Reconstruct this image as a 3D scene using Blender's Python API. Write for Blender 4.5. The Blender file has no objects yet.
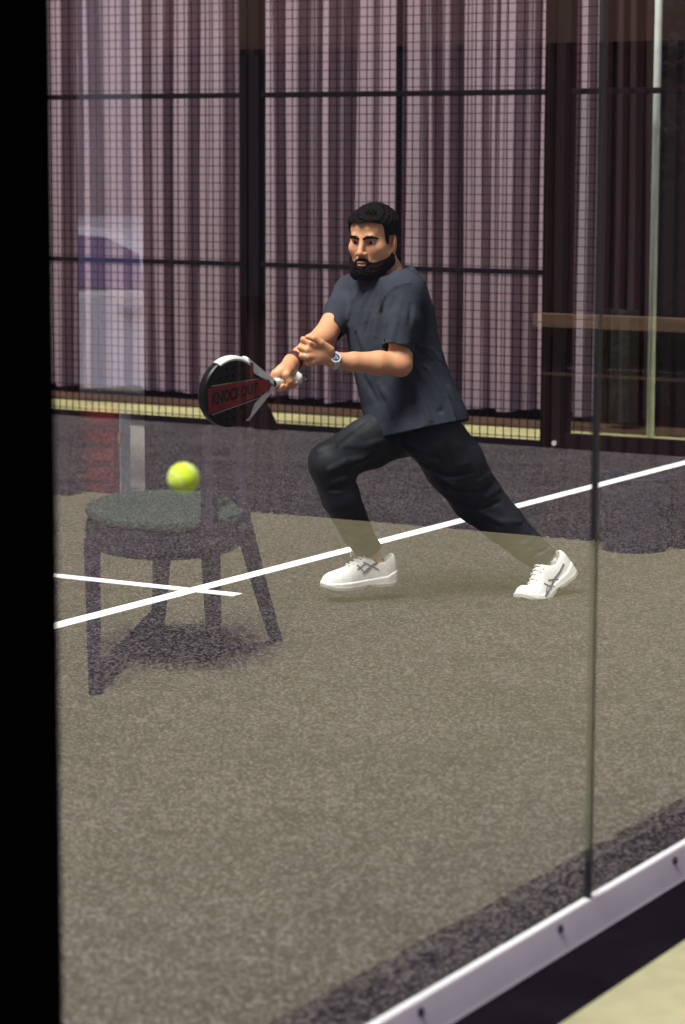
import bpy, bmesh, math, random
import numpy as np
from mathutils import Vector, Matrix
import openvdb

random.seed(7)
rng = np.random.default_rng(11)
SC = bpy.context.scene
COL = SC.collection

# ------------------------------------------------------------------ camera
F_PX = 2542.3
CAM = np.array([5.208, -7.804, 1.606])
YAW, PITCH, ROLL = map(math.radians, (30.32, 7.95, 0.20))
FW = np.array([-math.sin(YAW) * math.cos(PITCH), math.cos(YAW) * math.cos(PITCH), -math.sin(PITCH)])
R0 = np.array([math.cos(YAW), math.sin(YAW), 0.0])
U0 = np.cross(R0, FW)
RT = math.cos(ROLL) * R0 + math.sin(ROLL) * U0
UP = -math.sin(ROLL) * R0 + math.cos(ROLL) * U0
RR = R0                                                   # horizontal right
FH = np.array([-math.sin(YAW), math.cos(YAW), 0.0])       # horizontal away
ZZ = np.array([0.0, 0.0, 1.0])


def ray(x, y):
    return FW + (x - 342.5) / F_PX * RT - (y - 512) / F_PX * UP


def D(x, y, d):
    """point seen at a pixel at a depth along the view"""
    return CAM + d * ray(x, y)


def onX(x, y, X):
    r = ray(x, y)
    return CAM + (X - CAM[0]) / r[0] * r


def onY(x, y, Y):
    r = ray(x, y)
    return CAM + (Y - CAM[1]) / r[1] * r


def ground(x, y, z=0.0):
    r = ray(x, y)
    return CAM + (z - CAM[2]) / r[2] * r


GX = 3.05                     # plane of the near glass wall


def mirror(P):
    return np.array([2 * (GX + .006) - P[0], P[1], P[2]])


cam = bpy.data.cameras.new('camera')
camo = bpy.data.objects.new('camera', cam)
COL.objects.link(camo)
M = Matrix([[RT[i], UP[i], -FW[i], CAM[i]] for i in range(3)] + [[0, 0, 0, 1]])
camo.matrix_world = M
cam.sensor_fit = 'VERTICAL'
cam.sensor_height = 36.0
cam.lens = F_PX / 1024 * 36.0
cam.clip_start = .05
cam.clip_end = 200
cam.dof.use_dof = True
cam.dof.focus_distance = 9.2
cam.dof.aperture_fstop = 4.0
SC.camera = camo
SC.view_settings.view_transform = 'Standard'
SC.view_settings.look = 'None'
SC.view_settings.gamma = 1.0
SC.view_settings.use_curve_mapping = False
SC.view_settings.exposure = 0.2


# ------------------------------------------------------------------ materials
def new_mat(name):
    m = bpy.data.materials.new(name)
    m.use_nodes = True
    nt = m.node_tree
    return m, nt, nt.nodes['Principled BSDF']


def mat(name, col, rough=.6, metal=0.0, var=0.0, scale=20.0, bump=0.0, bscale=None, spec=.5, sheen=0.0, coat=0.0,
        stretch=None, bdist=.01):
    m, nt, b = new_mat(name)
    b.inputs['Base Color'].default_value = (*col, 1)
    b.inputs['Roughness'].default_value = rough
    b.inputs['Metallic'].default_value = metal
    b.inputs['Specular IOR Level'].default_value = spec
    b.inputs['Sheen Weight'].default_value = sheen
    b.inputs['Coat Weight'].default_value = coat
    tc = nt.nodes.new('ShaderNodeTexCoord')
    vec = tc.outputs['Object']
    if stretch:
        mp = nt.nodes.new('ShaderNodeMapping')
        mp.inputs['Scale'].default_value = stretch
        nt.links.new(vec, mp.inputs['Vector'])
        vec = mp.outputs['Vector']
    if var > 0:
        n = nt.nodes.new('ShaderNodeTexNoise')
        n.inputs['Scale'].default_value = scale
        n.inputs['Detail'].default_value = 4
        nt.links.new(vec, n.inputs['Vector'])
        r = nt.nodes.new('ShaderNodeValToRGB')
        r.color_ramp.elements[0].position = .3
        r.color_ramp.elements[1].position = .7
        r.color_ramp.elements[0].color = (*[c * (1 - var) for c in col], 1)
        r.color_ramp.elements[1].color = (*[min(1, c * (1 + var)) for c in col], 1)
        nt.links.new(n.outputs['Fac'], r.inputs['Fac'])
        nt.links.new(r.outputs['Color'], b.inputs['Base Color'])
    if bump > 0:
        n2 = nt.nodes.new('ShaderNodeTexNoise')
        n2.inputs['Scale'].default_value = bscale or scale
        n2.inputs['Detail'].default_value = 5
        nt.links.new(vec, n2.inputs['Vector'])
        bp = nt.nodes.new('ShaderNodeBump')
        bp.inputs['Strength'].default_value = bump
        bp.inputs['Distance'].default_value = bdist
        nt.links.new(n2.outputs['Fac'], bp.inputs['Height'])
        nt.links.new(bp.outputs['Normal'], b.inputs['Normal'])
    return m


def glass_mat(name, ior=1.9, tint=(.93, .97, .95)):
    """clear pane: see-through, mirror-like by Fresnel on its outer faces"""
    m, nt, b = new_mat(name)
    nt.nodes.remove(b)
    out = nt.nodes['Material Output']
    tr = nt.nodes.new('ShaderNodeBsdfTransparent')
    tr.inputs['Color'].default_value = (*tint, 1)
    gl = nt.nodes.new('ShaderNodeBsdfGlossy')
    gl.inputs['Roughness'].default_value = 0.0
    fr = nt.nodes.new('ShaderNodeFresnel')
    fr.inputs['IOR'].default_value = ior
    geo = nt.nodes.new('ShaderNodeNewGeometry')
    inv = nt.nodes.new('ShaderNodeMath')
    inv.operation = 'SUBTRACT'
    inv.inputs[0].default_value = 1.0
    nt.links.new(geo.outputs['Backfacing'], inv.inputs[1])
    mu = nt.nodes.new('ShaderNodeMath')
    mu.operation = 'MULTIPLY'
    nt.links.new(fr.outputs['Fac'], mu.inputs[0])
    nt.links.new(inv.outputs[0], mu.inputs[1])
    mx = nt.nodes.new('ShaderNodeMixShader')
    nt.links.new(mu.outputs[0], mx.inputs['Fac'])
    nt.links.new(tr.outputs[0], mx.inputs[1])
    nt.links.new(gl.outputs[0], mx.inputs[2])
    nt.links.new(mx.outputs[0], out.inputs['Surface'])
    return m


def carpet_mat(name, c1, c2, c3):
    """short sand-dressed turf: fine speckle of three tones"""
    m, nt, b = new_mat(name)
    b.inputs['Roughness'].default_value = .95
    b.inputs['Specular IOR Level'].default_value = .15
    tc = nt.nodes.new('ShaderNodeTexCoord')
    v = nt.nodes.new('ShaderNodeTexVoronoi')
    v.inputs['Scale'].default_value = 150
    nt.links.new(tc.outputs['Object'], v.inputs['Vector'])
    sep = nt.nodes.new('ShaderNodeSeparateColor')
    nt.links.new(v.outputs['Color'], sep.inputs['Color'])
    n = nt.nodes.new('ShaderNodeTexNoise')
    n.inputs['Scale'].default_value = 2.2
    n.inputs['Detail'].default_value = 6
    nt.links.new(tc.outputs['Object'], n.inputs['Vector'])
    add = nt.nodes.new('ShaderNodeMath')
    add.operation = 'MULTIPLY_ADD'
    add.inputs[1].default_value = .35
    nt.links.new(n.outputs['Fac'], add.inputs[0])
    nt.links.new(sep.outputs['Red'], add.inputs[2])
    r = nt.nodes.new('ShaderNodeValToRGB')
    e = r.color_ramp.elements
    e[0].position, e[0].color = .35, (*c1, 1)
    e[1].position, e[1].color = 1.15 if False else 1.0, (*c3, 1)
    k = r.color_ramp.elements.new(.80)
    k.color = (*c2, 1)
    nt.links.new(add.outputs[0], r.inputs['Fac'])
    nt.links.new(r.outputs['Color'], b.inputs['Base Color'])
    n3 = nt.nodes.new('ShaderNodeTexNoise')
    n3.inputs['Scale'].default_value = 300
    nt.links.new(tc.outputs['Object'], n3.inputs['Vector'])
    bp = nt.nodes.new('ShaderNodeBump')
    bp.inputs['Strength'].default_value = .3
    bp.inputs['Distance'].default_value = .004
    nt.links.new(n3.outputs['Fac'], bp.inputs['Height'])
    nt.links.new(bp.outputs['Normal'], b.inputs['Normal'])
    return m


MT = {}
MT['carpet'] = carpet_mat('court_turf', (.006, .004, .010), (.017, .0135, .018), (.118, .096, .104))
MT['edge'] = mat('edge_turf', (.02, .016, .04), .9, var=.5, scale=60, bump=.5, bscale=150)
MT['line'] = mat('line_paint', (.93, .92, .96), .7)
MT['glass'] = glass_mat('clear_glass', 2.4)
MT['fglass'] = glass_mat('far_glass', 1.4, (.9, .93, .93))
MT['black'] = mat('black_steel', (.0015, .0014, .0016), .95, spec=.0)
MT['base'] = mat('base_steel', (.007, .005, .009), .85, spec=.03, var=.3, scale=6)
MT['alu'] = mat('clamp_aluminium', (.90, .84, .93), .5, metal=.0, var=.06, scale=4)
MT['seal'] = mat('joint_seal', (.012, .012, .018), .5)
MT['fence'] = mat('fence_steel', (.006, .0035, .006), .8, spec=.1)
MT['postm'] = mat('post_steel', (.006, .003, .0035), .8, spec=.08, var=.4, scale=3)
MT['pave'] = mat('cream_paving', (.345, .325, .20), .85, var=.1, scale=14, bump=.2, bscale=60)
MT['yellow'] = mat('cream_kerb_paving', (.58, .52, .26), .85, var=.15, scale=5)
MT['streaky'] = mat('brown_streaky', (.075, .034, .018), .8, var=.5, scale=6, stretch=(1, 6, 6), bump=.3)
MT['curtain'] = mat('mauve_sheet', (.36, .25, .32), .75, var=.14, scale=3, stretch=(3, 3, .25), bump=.15, bscale=9)
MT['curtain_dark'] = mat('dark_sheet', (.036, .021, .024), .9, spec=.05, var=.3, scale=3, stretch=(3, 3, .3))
MT['tarp'] = mat('black_plastic', (.005, .0055, .007), .5, spec=.1, bump=.8, bscale=5, bdist=.08, var=.3, scale=3)
MT['tarp_grey'] = mat('grey_plastic', (.04, .037, .037), .5, spec=.3, bump=.7, bscale=6, bdist=.06, var=.3, scale=4)
MT['galv'] = mat('galvanised_steel', (.80, .84, .80), .4, metal=.3, var=.12, scale=8)
MT['bolt'] = mat('bright_bolt', (.85, .85, .85), .3, metal=.5)
MT['screw'] = mat('dark_screw', (.03, .02, .06), .5)


# ------------------------------------------------------------------ mesh helpers
def add_box(bm, lo, hi, bev=0.0):
    lo, hi = np.minimum(lo, hi), np.maximum(lo, hi)
    g = bmesh.ops.create_cube(bm, size=1.0)
    vs = g['verts']
    c = (lo + hi) / 2
    s = hi - lo
    for v in vs:
        v.co = Vector((v.co.x * s[0] + c[0], v.co.y * s[1] + c[1], v.co.z * s[2] + c[2]))
    if bev > 0:
        es = list({e for v in vs for e in v.link_edges})
        bmesh.ops.bevel(bm, geom=es, offset=bev, segments=2, affect='EDGES', profile=.6)


def frame_of(t, ref=None):
    t = np.asarray(t, float)
    t = t / np.linalg.norm(t)
    r = np.array([0, 0, 1.0]) if ref is None else np.asarray(ref, float)
    if abs(t @ r) > .97:
        r = np.array([1.0, 0, 0])
    a = np.cross(r, t)
    a /= np.linalg.norm(a)
    b = np.cross(t, a)
    return a, b, t


def add_tube(bm, pts, rad, n=10, closed=False, cap=True):
    pts = [np.asarray(p, float) for p in pts]
    m = len(pts)
    rads = rad if hasattr(rad, '__len__') else [rad] * m
    rings = []
    ref = None
    for i in range(m):
        if closed:
            t = pts[(i + 1) % m] - pts[i - 1]
        else:
            t = pts[min(i + 1, m - 1)] - pts[max(i - 1, 0)]
        a, b, t = frame_of(t, ref)
        ref = b
        ring = [bm.verts.new(tuple(pts[i] + rads[i] * (math.cos(2 * math.pi * k / n) * a + math.sin(2 * math.pi * k / n) * b)))
                for k in range(n)]
        rings.append(ring)
    for i in range(m if closed else m - 1):
        A, B = rings[i], rings[(i + 1) % m]
        for k in range(n):
            bm.faces.new((A[k], A[(k + 1) % n], B[(k + 1) % n], B[k]))
    if cap and not closed:
        bm.faces.new(rings[0][::-1])
        bm.faces.new(rings[-1])


def obj(name, bm, material, parent=None, smooth=False, origin=None):
    bmesh.ops.recalc_face_normals(bm, faces=bm.faces)
    me = bpy.data.meshes.new(name)
    if origin is not None and parent is None:
        bmesh.ops.translate(bm, verts=bm.verts, vec=tuple(-np.asarray(origin, float)))
    bm.to_mesh(me)
    bm.free()
    if smooth:
        for p in me.polygons:
            p.use_smooth = True
    if isinstance(material, str):
        material = MT[material]
    me.materials.append(material)
    o = bpy.data.objects.new(name, me)
    COL.objects.link(o)
    if origin is not None and parent is None:
        o.location = tuple(origin)
    if parent is not None:
        attach(o, parent)
    return o


def attach(o, parent):
    """parent while keeping the part's world-space vertices in place"""
    o.parent = parent
    loc = Vector((0, 0, 0))
    p = parent
    while p is not None:
        loc += p.location
        p = p.parent
    o.location = -loc + o.location


def box(name, lo, hi, material, parent=None, bev=0.0):
    bm = bmesh.new()
    add_box(bm, np.array(lo, float), np.array(hi, float), bev)
    return obj(name, bm, material, parent)


def tag(o, label, cat, group=None, kind=None):
    o['label'] = label
    o['category'] = cat
    if group:
        o['group'] = group
    if kind:
        o['kind'] = kind
    return o


def struct(o, label=None, cat=None):
    o['kind'] = 'structure'
    if label:
        o['label'] = label
        o['category'] = cat
    return o


def thing(name, label, cat, loc, group=None):
    o = bpy.data.objects.new(name, None)
    COL.objects.link(o)
    o.location = tuple(loc)
    o.empty_display_size = .1
    return tag(o, label, cat, group)


# ------------------------------------------------------------------ the court floor and its near edge
EX = 3.03
struct(box('floor', (-9, -5, -.16), (EX, 5.0, 0), 'carpet'), 'dark grey brown padel court turf with fine speckle', 'floor')
tag(box('court_line', (-.036, -5, .0), (.036, 5, .003), 'line'),
    'long white service line running diagonally across court turf behind player', 'line')
tag(box('court_line', (-9, -.03, .0), (-.03, .03, .003), 'line'),
    'short white centre line crossing service line at left, beneath the ball', 'line')
bm = bmesh.new()
add_box(bm, np.array([.03, -.03, 0]), np.array([.2, .03, .003]))
cl = [o for o in COL.objects if o.name == 'court_line.001'][0]
t_ = bmesh.new(); t_.from_mesh(cl.data)
add_box(t_, np.array([.03, -.03, 0]), np.array([.2, .03, .003]))
t_.to_mesh(cl.data); t_.free(); bm.free()

tag(box('base_beam', (3.032, -5.1, -.16), (3.285, 5.0, .0), 'base', bev=.004),
    'wide black steel ledge along the court edge, outside the aluminium rail', 'ledge')
bm = bmesh.new()
ends = [[bm.verts.new((x, y, z)) for x, z in ((3.042, .0005), (3.076, .0005), (3.074, .006), (3.0585, .069), (3.056, .072), (3.042, .072))] for y in (-4.92, 4.99)]
for i in range(6):
    bm.faces.new((ends[0][i], ends[0][(i + 1) % 6], ends[1][(i + 1) % 6], ends[1][i]))
bm.faces.new(ends[0][::-1]); bm.faces.new(ends[1])
clamp = tag(obj('clamp_rail', bm, 'alu'),
            'pale aluminium clamp rail holding bottom of near glass wall', 'rail')
s0 = onX(560.5, 929, 3.066)
s1 = onX(675, 860, 3.066)
stp = s1[1] - s0[1]
k = -2
while s0[1] + k * stp < 4.8:
    yy = s0[1] + k * stp
    if yy > -4.9:
        bm = bmesh.new()
        add_tube(bm, [(3.062, yy, s0[2]), (3.0685, yy, s0[2] + .001)], .0085, 14)
        obj('screw', bm, 'screw', clamp)
    k += 1

SEAM = -3.09
edges = [-4.928, SEAM, SEAM + 2, SEAM + 4, SEAM + 6, 4.99]
glab = ['large clear glass pane between the dark corner post and the visible joint',
        'clear glass pane right of the visible joint, at right picture edge',
        'clear glass pane of near wall, third from the dark corner post',
        'clear glass pane of near wall, fourth from the dark corner post',
        'last narrow glass pane of near wall, at far fence']
for i in range(5):
    bm = bmesh.new()
    add_box(bm, np.array([GX - .006, edges[i] + .003, .0725]), np.array([GX + .006, edges[i + 1] - .0068, 3.0]))
    g = obj('glass_pane', bm, 'glass')
    tag(g, glab[i], 'glass pane', 'panes of the near glass wall')
    if i > 0:
        box('edge_seal', (GX - .0066, edges[i] - .0060, .07), (GX + .0068, edges[i] + .0032, 2.99), 'seal', g)
tag(box('corner_post', (2.97, -5.14, .001), (3.06, -4.930, 4.0), 'black', bev=.006),
    'thick black steel corner post out of focus at left picture edge', 'post')

# ------------------------------------------------------------------ far side fence
FY = 5.0


def fence_post(name, x0, x1, label, gus=True):
    r = thing(name, label, 'post', (x0, FY, 0), 'posts of the far fence')
    w = x1 - x0
    box('upright', (x0, FY - .03, 0), (x0 + w * .4, FY + .05, 4.0), 'postm', r, bev=.004)
    box('upright', (x0 + w * .46, FY - .02, 0), (x1, FY + .06, 4.0), 'fence', r, bev=.004)
    box('joint_plate', (x0 + w * .38, FY - .012, 0), (x0 + w * .48, FY + .03, 4.0), 'fence', r)
    return r


p = fence_post('fence_post', -2.978, -2.848, 'dark fence post behind the racket, left of player')
bm = bmesh.new()
vs = [bm.verts.new(v) for v in [(-2.85, FY - .075, .0), (-2.70, FY - .075, .0), (-2.72, FY - .075, .05), (-2.85, FY - .075, .26),
                                (-2.85, FY - .03, .0), (-2.70, FY - .03, .0), (-2.72, FY - .03, .05), (-2.85, FY - .03, .26)]]
for f in ((0, 1, 2, 3), (7, 6, 5, 4), (0, 4, 5, 1), (1, 5, 6, 2), (2, 6, 7, 3), (3, 7, 4, 0)):
    bm.faces.new([vs[i] for i in f])
obj('foot_gusset', bm, 'fence', p)
p = fence_post('fence_post', -.986, -.834, 'wide dark fence post right of player, where mesh meets glass')
bm = bmesh.new()
b0 = onY(555, 443, FY - .03)
add_tube(bm, [(b0[0], FY - .034, b0[2]), (b0[0], FY - .046, b0[2])], .014, 12)
obj('bolt', bm, 'bolt', p)
fence_post('fence_post', -4.98, -4.85, 'dark fence post left of the picture, beyond the corner post')


def mesh_panel(x0, x1, label, ztop=4.0, zbot=.03, rails=(.973, 1.965, 2.96), bottom=True):
    r = thing('mesh_fence', label, 'fence panel', (x0, FY, 0), 'wire mesh panels of the far fence')
    bm = bmesh.new()
    wr = .0023
    x = x0 + .012
    while x < x1:
        add_box(bm, np.array([x - wr, FY - wr, zbot]), np.array([x + wr, FY + wr, ztop]))
        x += .05
    z = zbot + .02
    while z < ztop:
        add_box(bm, np.array([x0 + .004, FY - wr * 2.4, z - wr]), np.array([x1, FY - wr * .4, z + wr]))
        z += .05
    obj('wire_mesh', bm, 'fence', r)
    for z in rails:
        box('rail', (x0, FY - .014, z - .015), (x1, FY + .02, z + .015), 'fence', r, bev=.003)
    if bottom:
        box('bottom_rail', (x0, FY - .02, .0), (x1, FY + .02, .034), 'fence', r, bev=.003)
    return r


mesh_panel(-2.84, -.992, 'dark wire mesh fence panel directly behind player')
mesh_panel(-4.845, -2.985, 'dark wire mesh fence panel at left, behind the ball and racket head')
mesh_panel(-6.97, -4.99, 'dark wire mesh fence panel beyond left picture edge')
# glazed end of the far side
t = thing('side_glass', 'far glass panel with dark frame, right of the wide post', 'glass panel', (-.83, FY, 0))
box('pane', (-.83, FY - .005, .09), (2.98, FY + .005, 1.95), 'fglass', t)
box('bottom_rail', (-.83, FY - .03, .0), (3.0, FY + .03, .085), 'fence', t, bev=.004)
box('top_rail', (-.83, FY - .018, 1.95), (3.0, FY + .018, 1.982), 'fence', t, bev=.003)
bm = bmesh.new()
x = -.80
while x < -.62:
    add_box(bm, np.array([x - .0022, FY + .02, .09]), np.array([x + .0022, FY + .0244, 4.0]))
    x += .05
z = .12
while z < 4.0:
    add_box(bm, np.array([-.83, FY + .016, z - .0022]), np.array([-.62, FY + .0204, z + .0022]))
    z += .05
obj('wire_mesh', bm, 'fence', t)
bm = bmesh.new()
pb = onY(650, 440, 5.16)
add_tube(bm, [(pb[0], 5.16, .0), (pb[0], 5.16, 4.4)], .021, 16)
tag(obj('steel_pole', bm, 'galv', smooth=True, origin=(pb[0], 5.16, 0)), 'pale galvanised upright pole behind far glass at right', 'pole')

# ------------------------------------------------------------------ beyond the fence
struct(box('ground_back', (-14, 5.0, -.2), (4.4, 5.88, -.004), 'yellow'), 'strip of pale yellow paving behind far fence', 'ground')
tag(box('brown_edging', (-14, 5.885, -.1), (4.4, 6.24, .012), 'streaky', bev=.01),  # raised brown strip with lengthwise streaks, between paving and sheeting
    'dark brown streaky edging at foot of the pleated mauve sheet', 'edging')
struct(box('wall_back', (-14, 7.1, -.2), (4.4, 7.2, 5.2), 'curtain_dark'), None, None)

CY = 6.36


def pleat(name, stripes, material, label, z0=.035, z1=5.0, y0=CY, origin_x=None):
    """hanging sheet: list of (x, y offset) profile points pulled up into height, hem slightly wavy"""
    bm = bmesh.new()
    rows = []
    nz = 14
    for j in range(nz + 1):
        t_ = j / nz
        z = z0 + (z1 - z0) * t_
        row = []
        for i, (x, dy) in enumerate(stripes):
            sw = .012 * math.sin(x * 5 + z * 1.3) + .01 * math.sin(x * 17 + z * .7)
            zz = z + (1 - t_) ** 6 * (.010 * math.sin(x * 6.3) + .008 * math.sin(x * 14.1))
            row.append(bm.verts.new((x + .3 * sw, y0 + dy + sw, zz)))
        rows.append(row)
    for j in range(nz):
        for i in range(len(stripes) - 1):
            bm.faces.new((rows[j][i], rows[j][i + 1], rows[j + 1][i + 1], rows[j + 1][i]))
    o = obj(name, bm, material, origin=(stripes[0][0], y0, 0))
    s = o.modifiers.new('thick', 'SOLIDIFY')
    s.thickness = .006
    return tag(o, label, 'sheeting')


def profile(bands):
    """bands: (x_left, x_right, depth offset); steep flanks between them"""
    pts = []
    for (a, b, dy) in bands:
        w = b - a
        pts += [(a + min(.008, w * .1), dy + .01), (a + w * .16, dy), (b - w * .16, dy), (b - min(.008, w * .1), dy + .01)]
    return pts


def px(x, Y=CY):
    return onY(x, 200, Y)[0]


# light crests and deep valleys as read across the photograph (pixel edges, c = crest, v = valley, m = between)
bands_px = [(30, 54, 'm'), (54, 63, 'c'), (63, 68, 'm'), (68, 81, 'v'), (81, 89, 'c'), (89, 101, 'm'), (101, 118, 'mm'), (118, 136, 'm'),
            (136, 147, 'c'), (147, 160, 'mm'), (160, 168, 'v'), (168, 180, 'c2'), (180, 190, 'c'), (190, 199, 'm'),
            (199, 209, 'c'), (209, 222, 'c'), (222, 228, 'm'), (228, 239, 'v'), (239, 258, 'v'), (258, 270, 'c2'), (270, 279, 'v'),
            (279, 286, 'm'), (286, 300, 'c'), (300, 308, 'm'), (308, 322, 'v'), (322, 331, 'c'), (331, 337, 'm'), (337, 354, 'v'),
            (354, 372, 'c'), (372, 394, 'c2'), (394, 403, 'v'), (403, 420, 'c'), (420, 428, 'c2'), (428, 442, 'v'), (442, 450, 'c'),
            (450, 458, 'v'), (458, 468, 'c2'), (468, 480, 'c2'), (480, 489, 'm'), (489, 498, 'v'), (498, 505, 'c'), (505, 514, 'c'),
            (514, 524, 'm'), (524, 530, 'v'), (530, 540, 'm'), (540, 546, 'c2'), (546, 562, 'm'), (562, 572, 'v'), (572, 584, 'c2'), (584, 598, 'm')]
OFF = {'c': 0.0, 'c2': .05, 'm': .12, 'mm': .07, 'v': .34}
prof = []
x = -9.0
while x < px(30) - .15:
    w = random.uniform(.08, .17)
    prof += profile([(x, x + w, random.choice([0, .05, .12, .22]))])
    x += w
prof += profile([(px(a), px(b), OFF[c]) for a, b, c in bands_px])
pleat('pleated_sheet', prof, 'curtain', 'tall pleated mauve sheeting hanging behind mesh fence')
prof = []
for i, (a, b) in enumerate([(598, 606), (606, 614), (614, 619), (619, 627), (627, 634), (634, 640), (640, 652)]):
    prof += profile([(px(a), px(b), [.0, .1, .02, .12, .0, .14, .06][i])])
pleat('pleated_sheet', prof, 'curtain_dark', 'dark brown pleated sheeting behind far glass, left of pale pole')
prof = [(px(652) + i * .09, .05 * math.sin(i * 1.9) + .03 * math.sin(i * 4.1)) for i in range(45)]
pleat('plastic_sheet', prof, 'tarp', 'black glossy plastic sheet behind far glass, right of pale pole', z0=.02)
prof = [(px(602, 6.0) + i * .028, .04 * math.sin(i * 1.7) + .03 * math.sin(i * .9)) for i in range(9)]
pleat('plastic_sheet', prof, 'tarp_grey', 'grey crumpled plastic sheet behind far glass, left of pale pole', z0=.05, z1=.72, y0=6.0)
bm = bmesh.new()
pq = onY(398.5, 200, 6.05)
add_tube(bm, [(pq[0], 6.05, .0), (pq[0], 6.05, 4.6)], .021, 12)
tag(obj('scaffold_pole', bm, 'fence', smooth=True, origin=(pq[0], 6.05, 0)), 'thin dark upright pole before pleated sheeting, above player head', 'pole')
# ------------------------------------------------------------------ the viewer's side of the glass: what the glass mirrors
PZ = .03
struct(box('ground_front', (3.286, -13, -.3), (14, 2.0, PZ), 'pave'), 'pale cream paving outside the glass court', 'ground')
struct(box('ground_yard', (3.4, 2.0, -.3), (26, 16, PZ - .005), mat('yard_paving', (.6, .58, .55), .85, var=.1, scale=3)), None, None)
MT['facade'] = mat('facade_dark', (.005, .004, .009), .8, spec=.1, var=.2, scale=2)
MT['facade_top'] = mat('facade_brown', (.07, .034, .030), .8, var=.2, scale=2, stretch=(3, 3, .3))
MT['facade_mauve'] = mat('facade_mauve', (.035, .017, .023), .9, spec=.1, var=.2, scale=2, stretch=(3, 3, .3))
MT['facade_blue'] = mat('facade_bluegrey', (.012, .011, .022), .9, spec=.1, var=.15, scale=2)
MT['tan'] = mat('tan_wood', (.20, .12, .075), .8, var=.2, scale=5, stretch=(1, 6, 6))
MT['greenseat'] = mat('green_cushion', (.12, .19, .14), .9, var=.2, scale=40, bump=.3)
MT['chairleg'] = mat('dark_chair_frame', (.03, .02, .045), .6)
MT['carpaint'] = mat('pale_blue_car_paint', (.55, .60, .80), .3, coat=.6)
MT['carglass'] = mat('dark_car_window', (.08, .08, .22), .1)
MT['tyre'] = mat('tyre_rubber', (.015, .015, .016), .8)
MT['rim'] = mat('wheel_rim', (.55, .55, .57), .35, metal=.6)
MT['redbox'] = mat('red_plastic', (.30, .025, .04), .5, var=.15, scale=6)
MT['bluebox'] = mat('pale_blue_board', (.42, .5, .66), .6, var=.15, scale=5)
MT['orange'] = mat('tan_card', (.62, .40, .22), .7)
MT['bin'] = mat('dark_blue_bin', (.02, .02, .05), .5)
WY = 1.72


def mX(x, y, Y=WY):
    return mirror(onY(x, y, Y))


# openings of the end wall, from left to right as mirrored (x decreases to the right of the picture)
xa = mX(66, 300)[0]
xb = mX(141, 300)[0]
xo = 12.0
segs = [(4.1, mX(541, 480)[0], 'c'), (mX(541, 480)[0], mX(281, 480)[0], 'd'), (mX(281, 480)[0], mX(235, 480)[0], 'c'),
        (mX(235, 480)[0], xb, 'd'), (xa, xo, 'c')]
ZT = 2.07
bm = bmesh.new()
add_box(bm, np.array([4.1, WY, ZT]), np.array([xb, WY + .12, 2.95]))
add_box(bm, np.array([xa, WY, ZT]), np.array([xo, WY + .12, 2.95]))
add_box(bm, np.array([xb, WY, 2.35]), np.array([xa, WY + .12, 2.95]))
struct(obj('wall_end', bm, 'facade_top'))
n_ = 0
for a, b, kd in segs:
    n_ += 1
    bm = bmesh.new()
    if kd == 'd':
        add_box(bm, np.array([a, WY + .02, PZ]), np.array([b, WY + .1, ZT]))
        o = obj('wall_panel', bm, 'facade')
    else:
        x = a
        while x < b - .005:
            w = min(.07, b - x)
            add_box(bm, np.array([x, WY - .0, PZ]), np.array([x + w * .6, WY + .1, ZT]))
            add_box(bm, np.array([x + w * .6, WY + .045, PZ]), np.array([x + w, WY + .1, ZT]))
            x += w
        o = obj('wall_panel', bm, 'facade_mauve')
    struct(o)
    o.name = 'trim_%d' % (n_ + 2)
# added panel on the end wall; its bluish colour stands for reflected sky
box_ = box('bluish_panel', (mX(541, 200)[0] , WY - .06, 1.0), (mX(150, 200)[0], WY - .03, ZT - .03), 'facade_blue')
tag(box_, 'added blue grey panel on end wall, sky reflection put into its colour, mirrored above the chair', 'panel')
# rails across the corrugated end panel
h1 = mX(600, 321)
h2 = mX(600, 374)
tag(box('wood_rail', (4.2, WY - .1, h1[2] - .028), (mX(543, 320)[0], WY - .02, h1[2] + .028), 'tan', bev=.005),
    'tan wooden rail on end wall, mirrored in glass at right', 'rail')
tag(box('cable_rail', (4.2, WY - .1, h2[2] - .006), (mX(543, 370)[0], WY - .088, h2[2] + .006), 'facade_top'),
    'thin pale rail under the tan wooden rail, mirrored in glass at right', 'rail')
# bin by the end wall
pb = mirror(ground(622, 553, PZ))
bt = thing('waste_bin', 'small dark blue bin by end wall, mirrored in turf at right', 'bin', (pb[0], pb[1] + .12, PZ))
bm = bmesh.new()
for z0, z1, r0, r1 in ((0, .30, .13, .155),):
    add_tube(bm, [(pb[0], pb[1] + .12, PZ + z0), (pb[0], pb[1] + .12, PZ + z1)], [r0, r1], 20)
obj('body', bm, 'bin', bt, smooth=False)
bm = bmesh.new()
add_tube(bm, [(pb[0] + .155 * math.cos(a), pb[1] + .12 + .155 * math.sin(a), PZ + .3) for a in np.linspace(0, 2 * math.pi, 20, endpoint=False)], .01, 8, closed=True)
obj('rim', bm, 'bin', bt)

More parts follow.
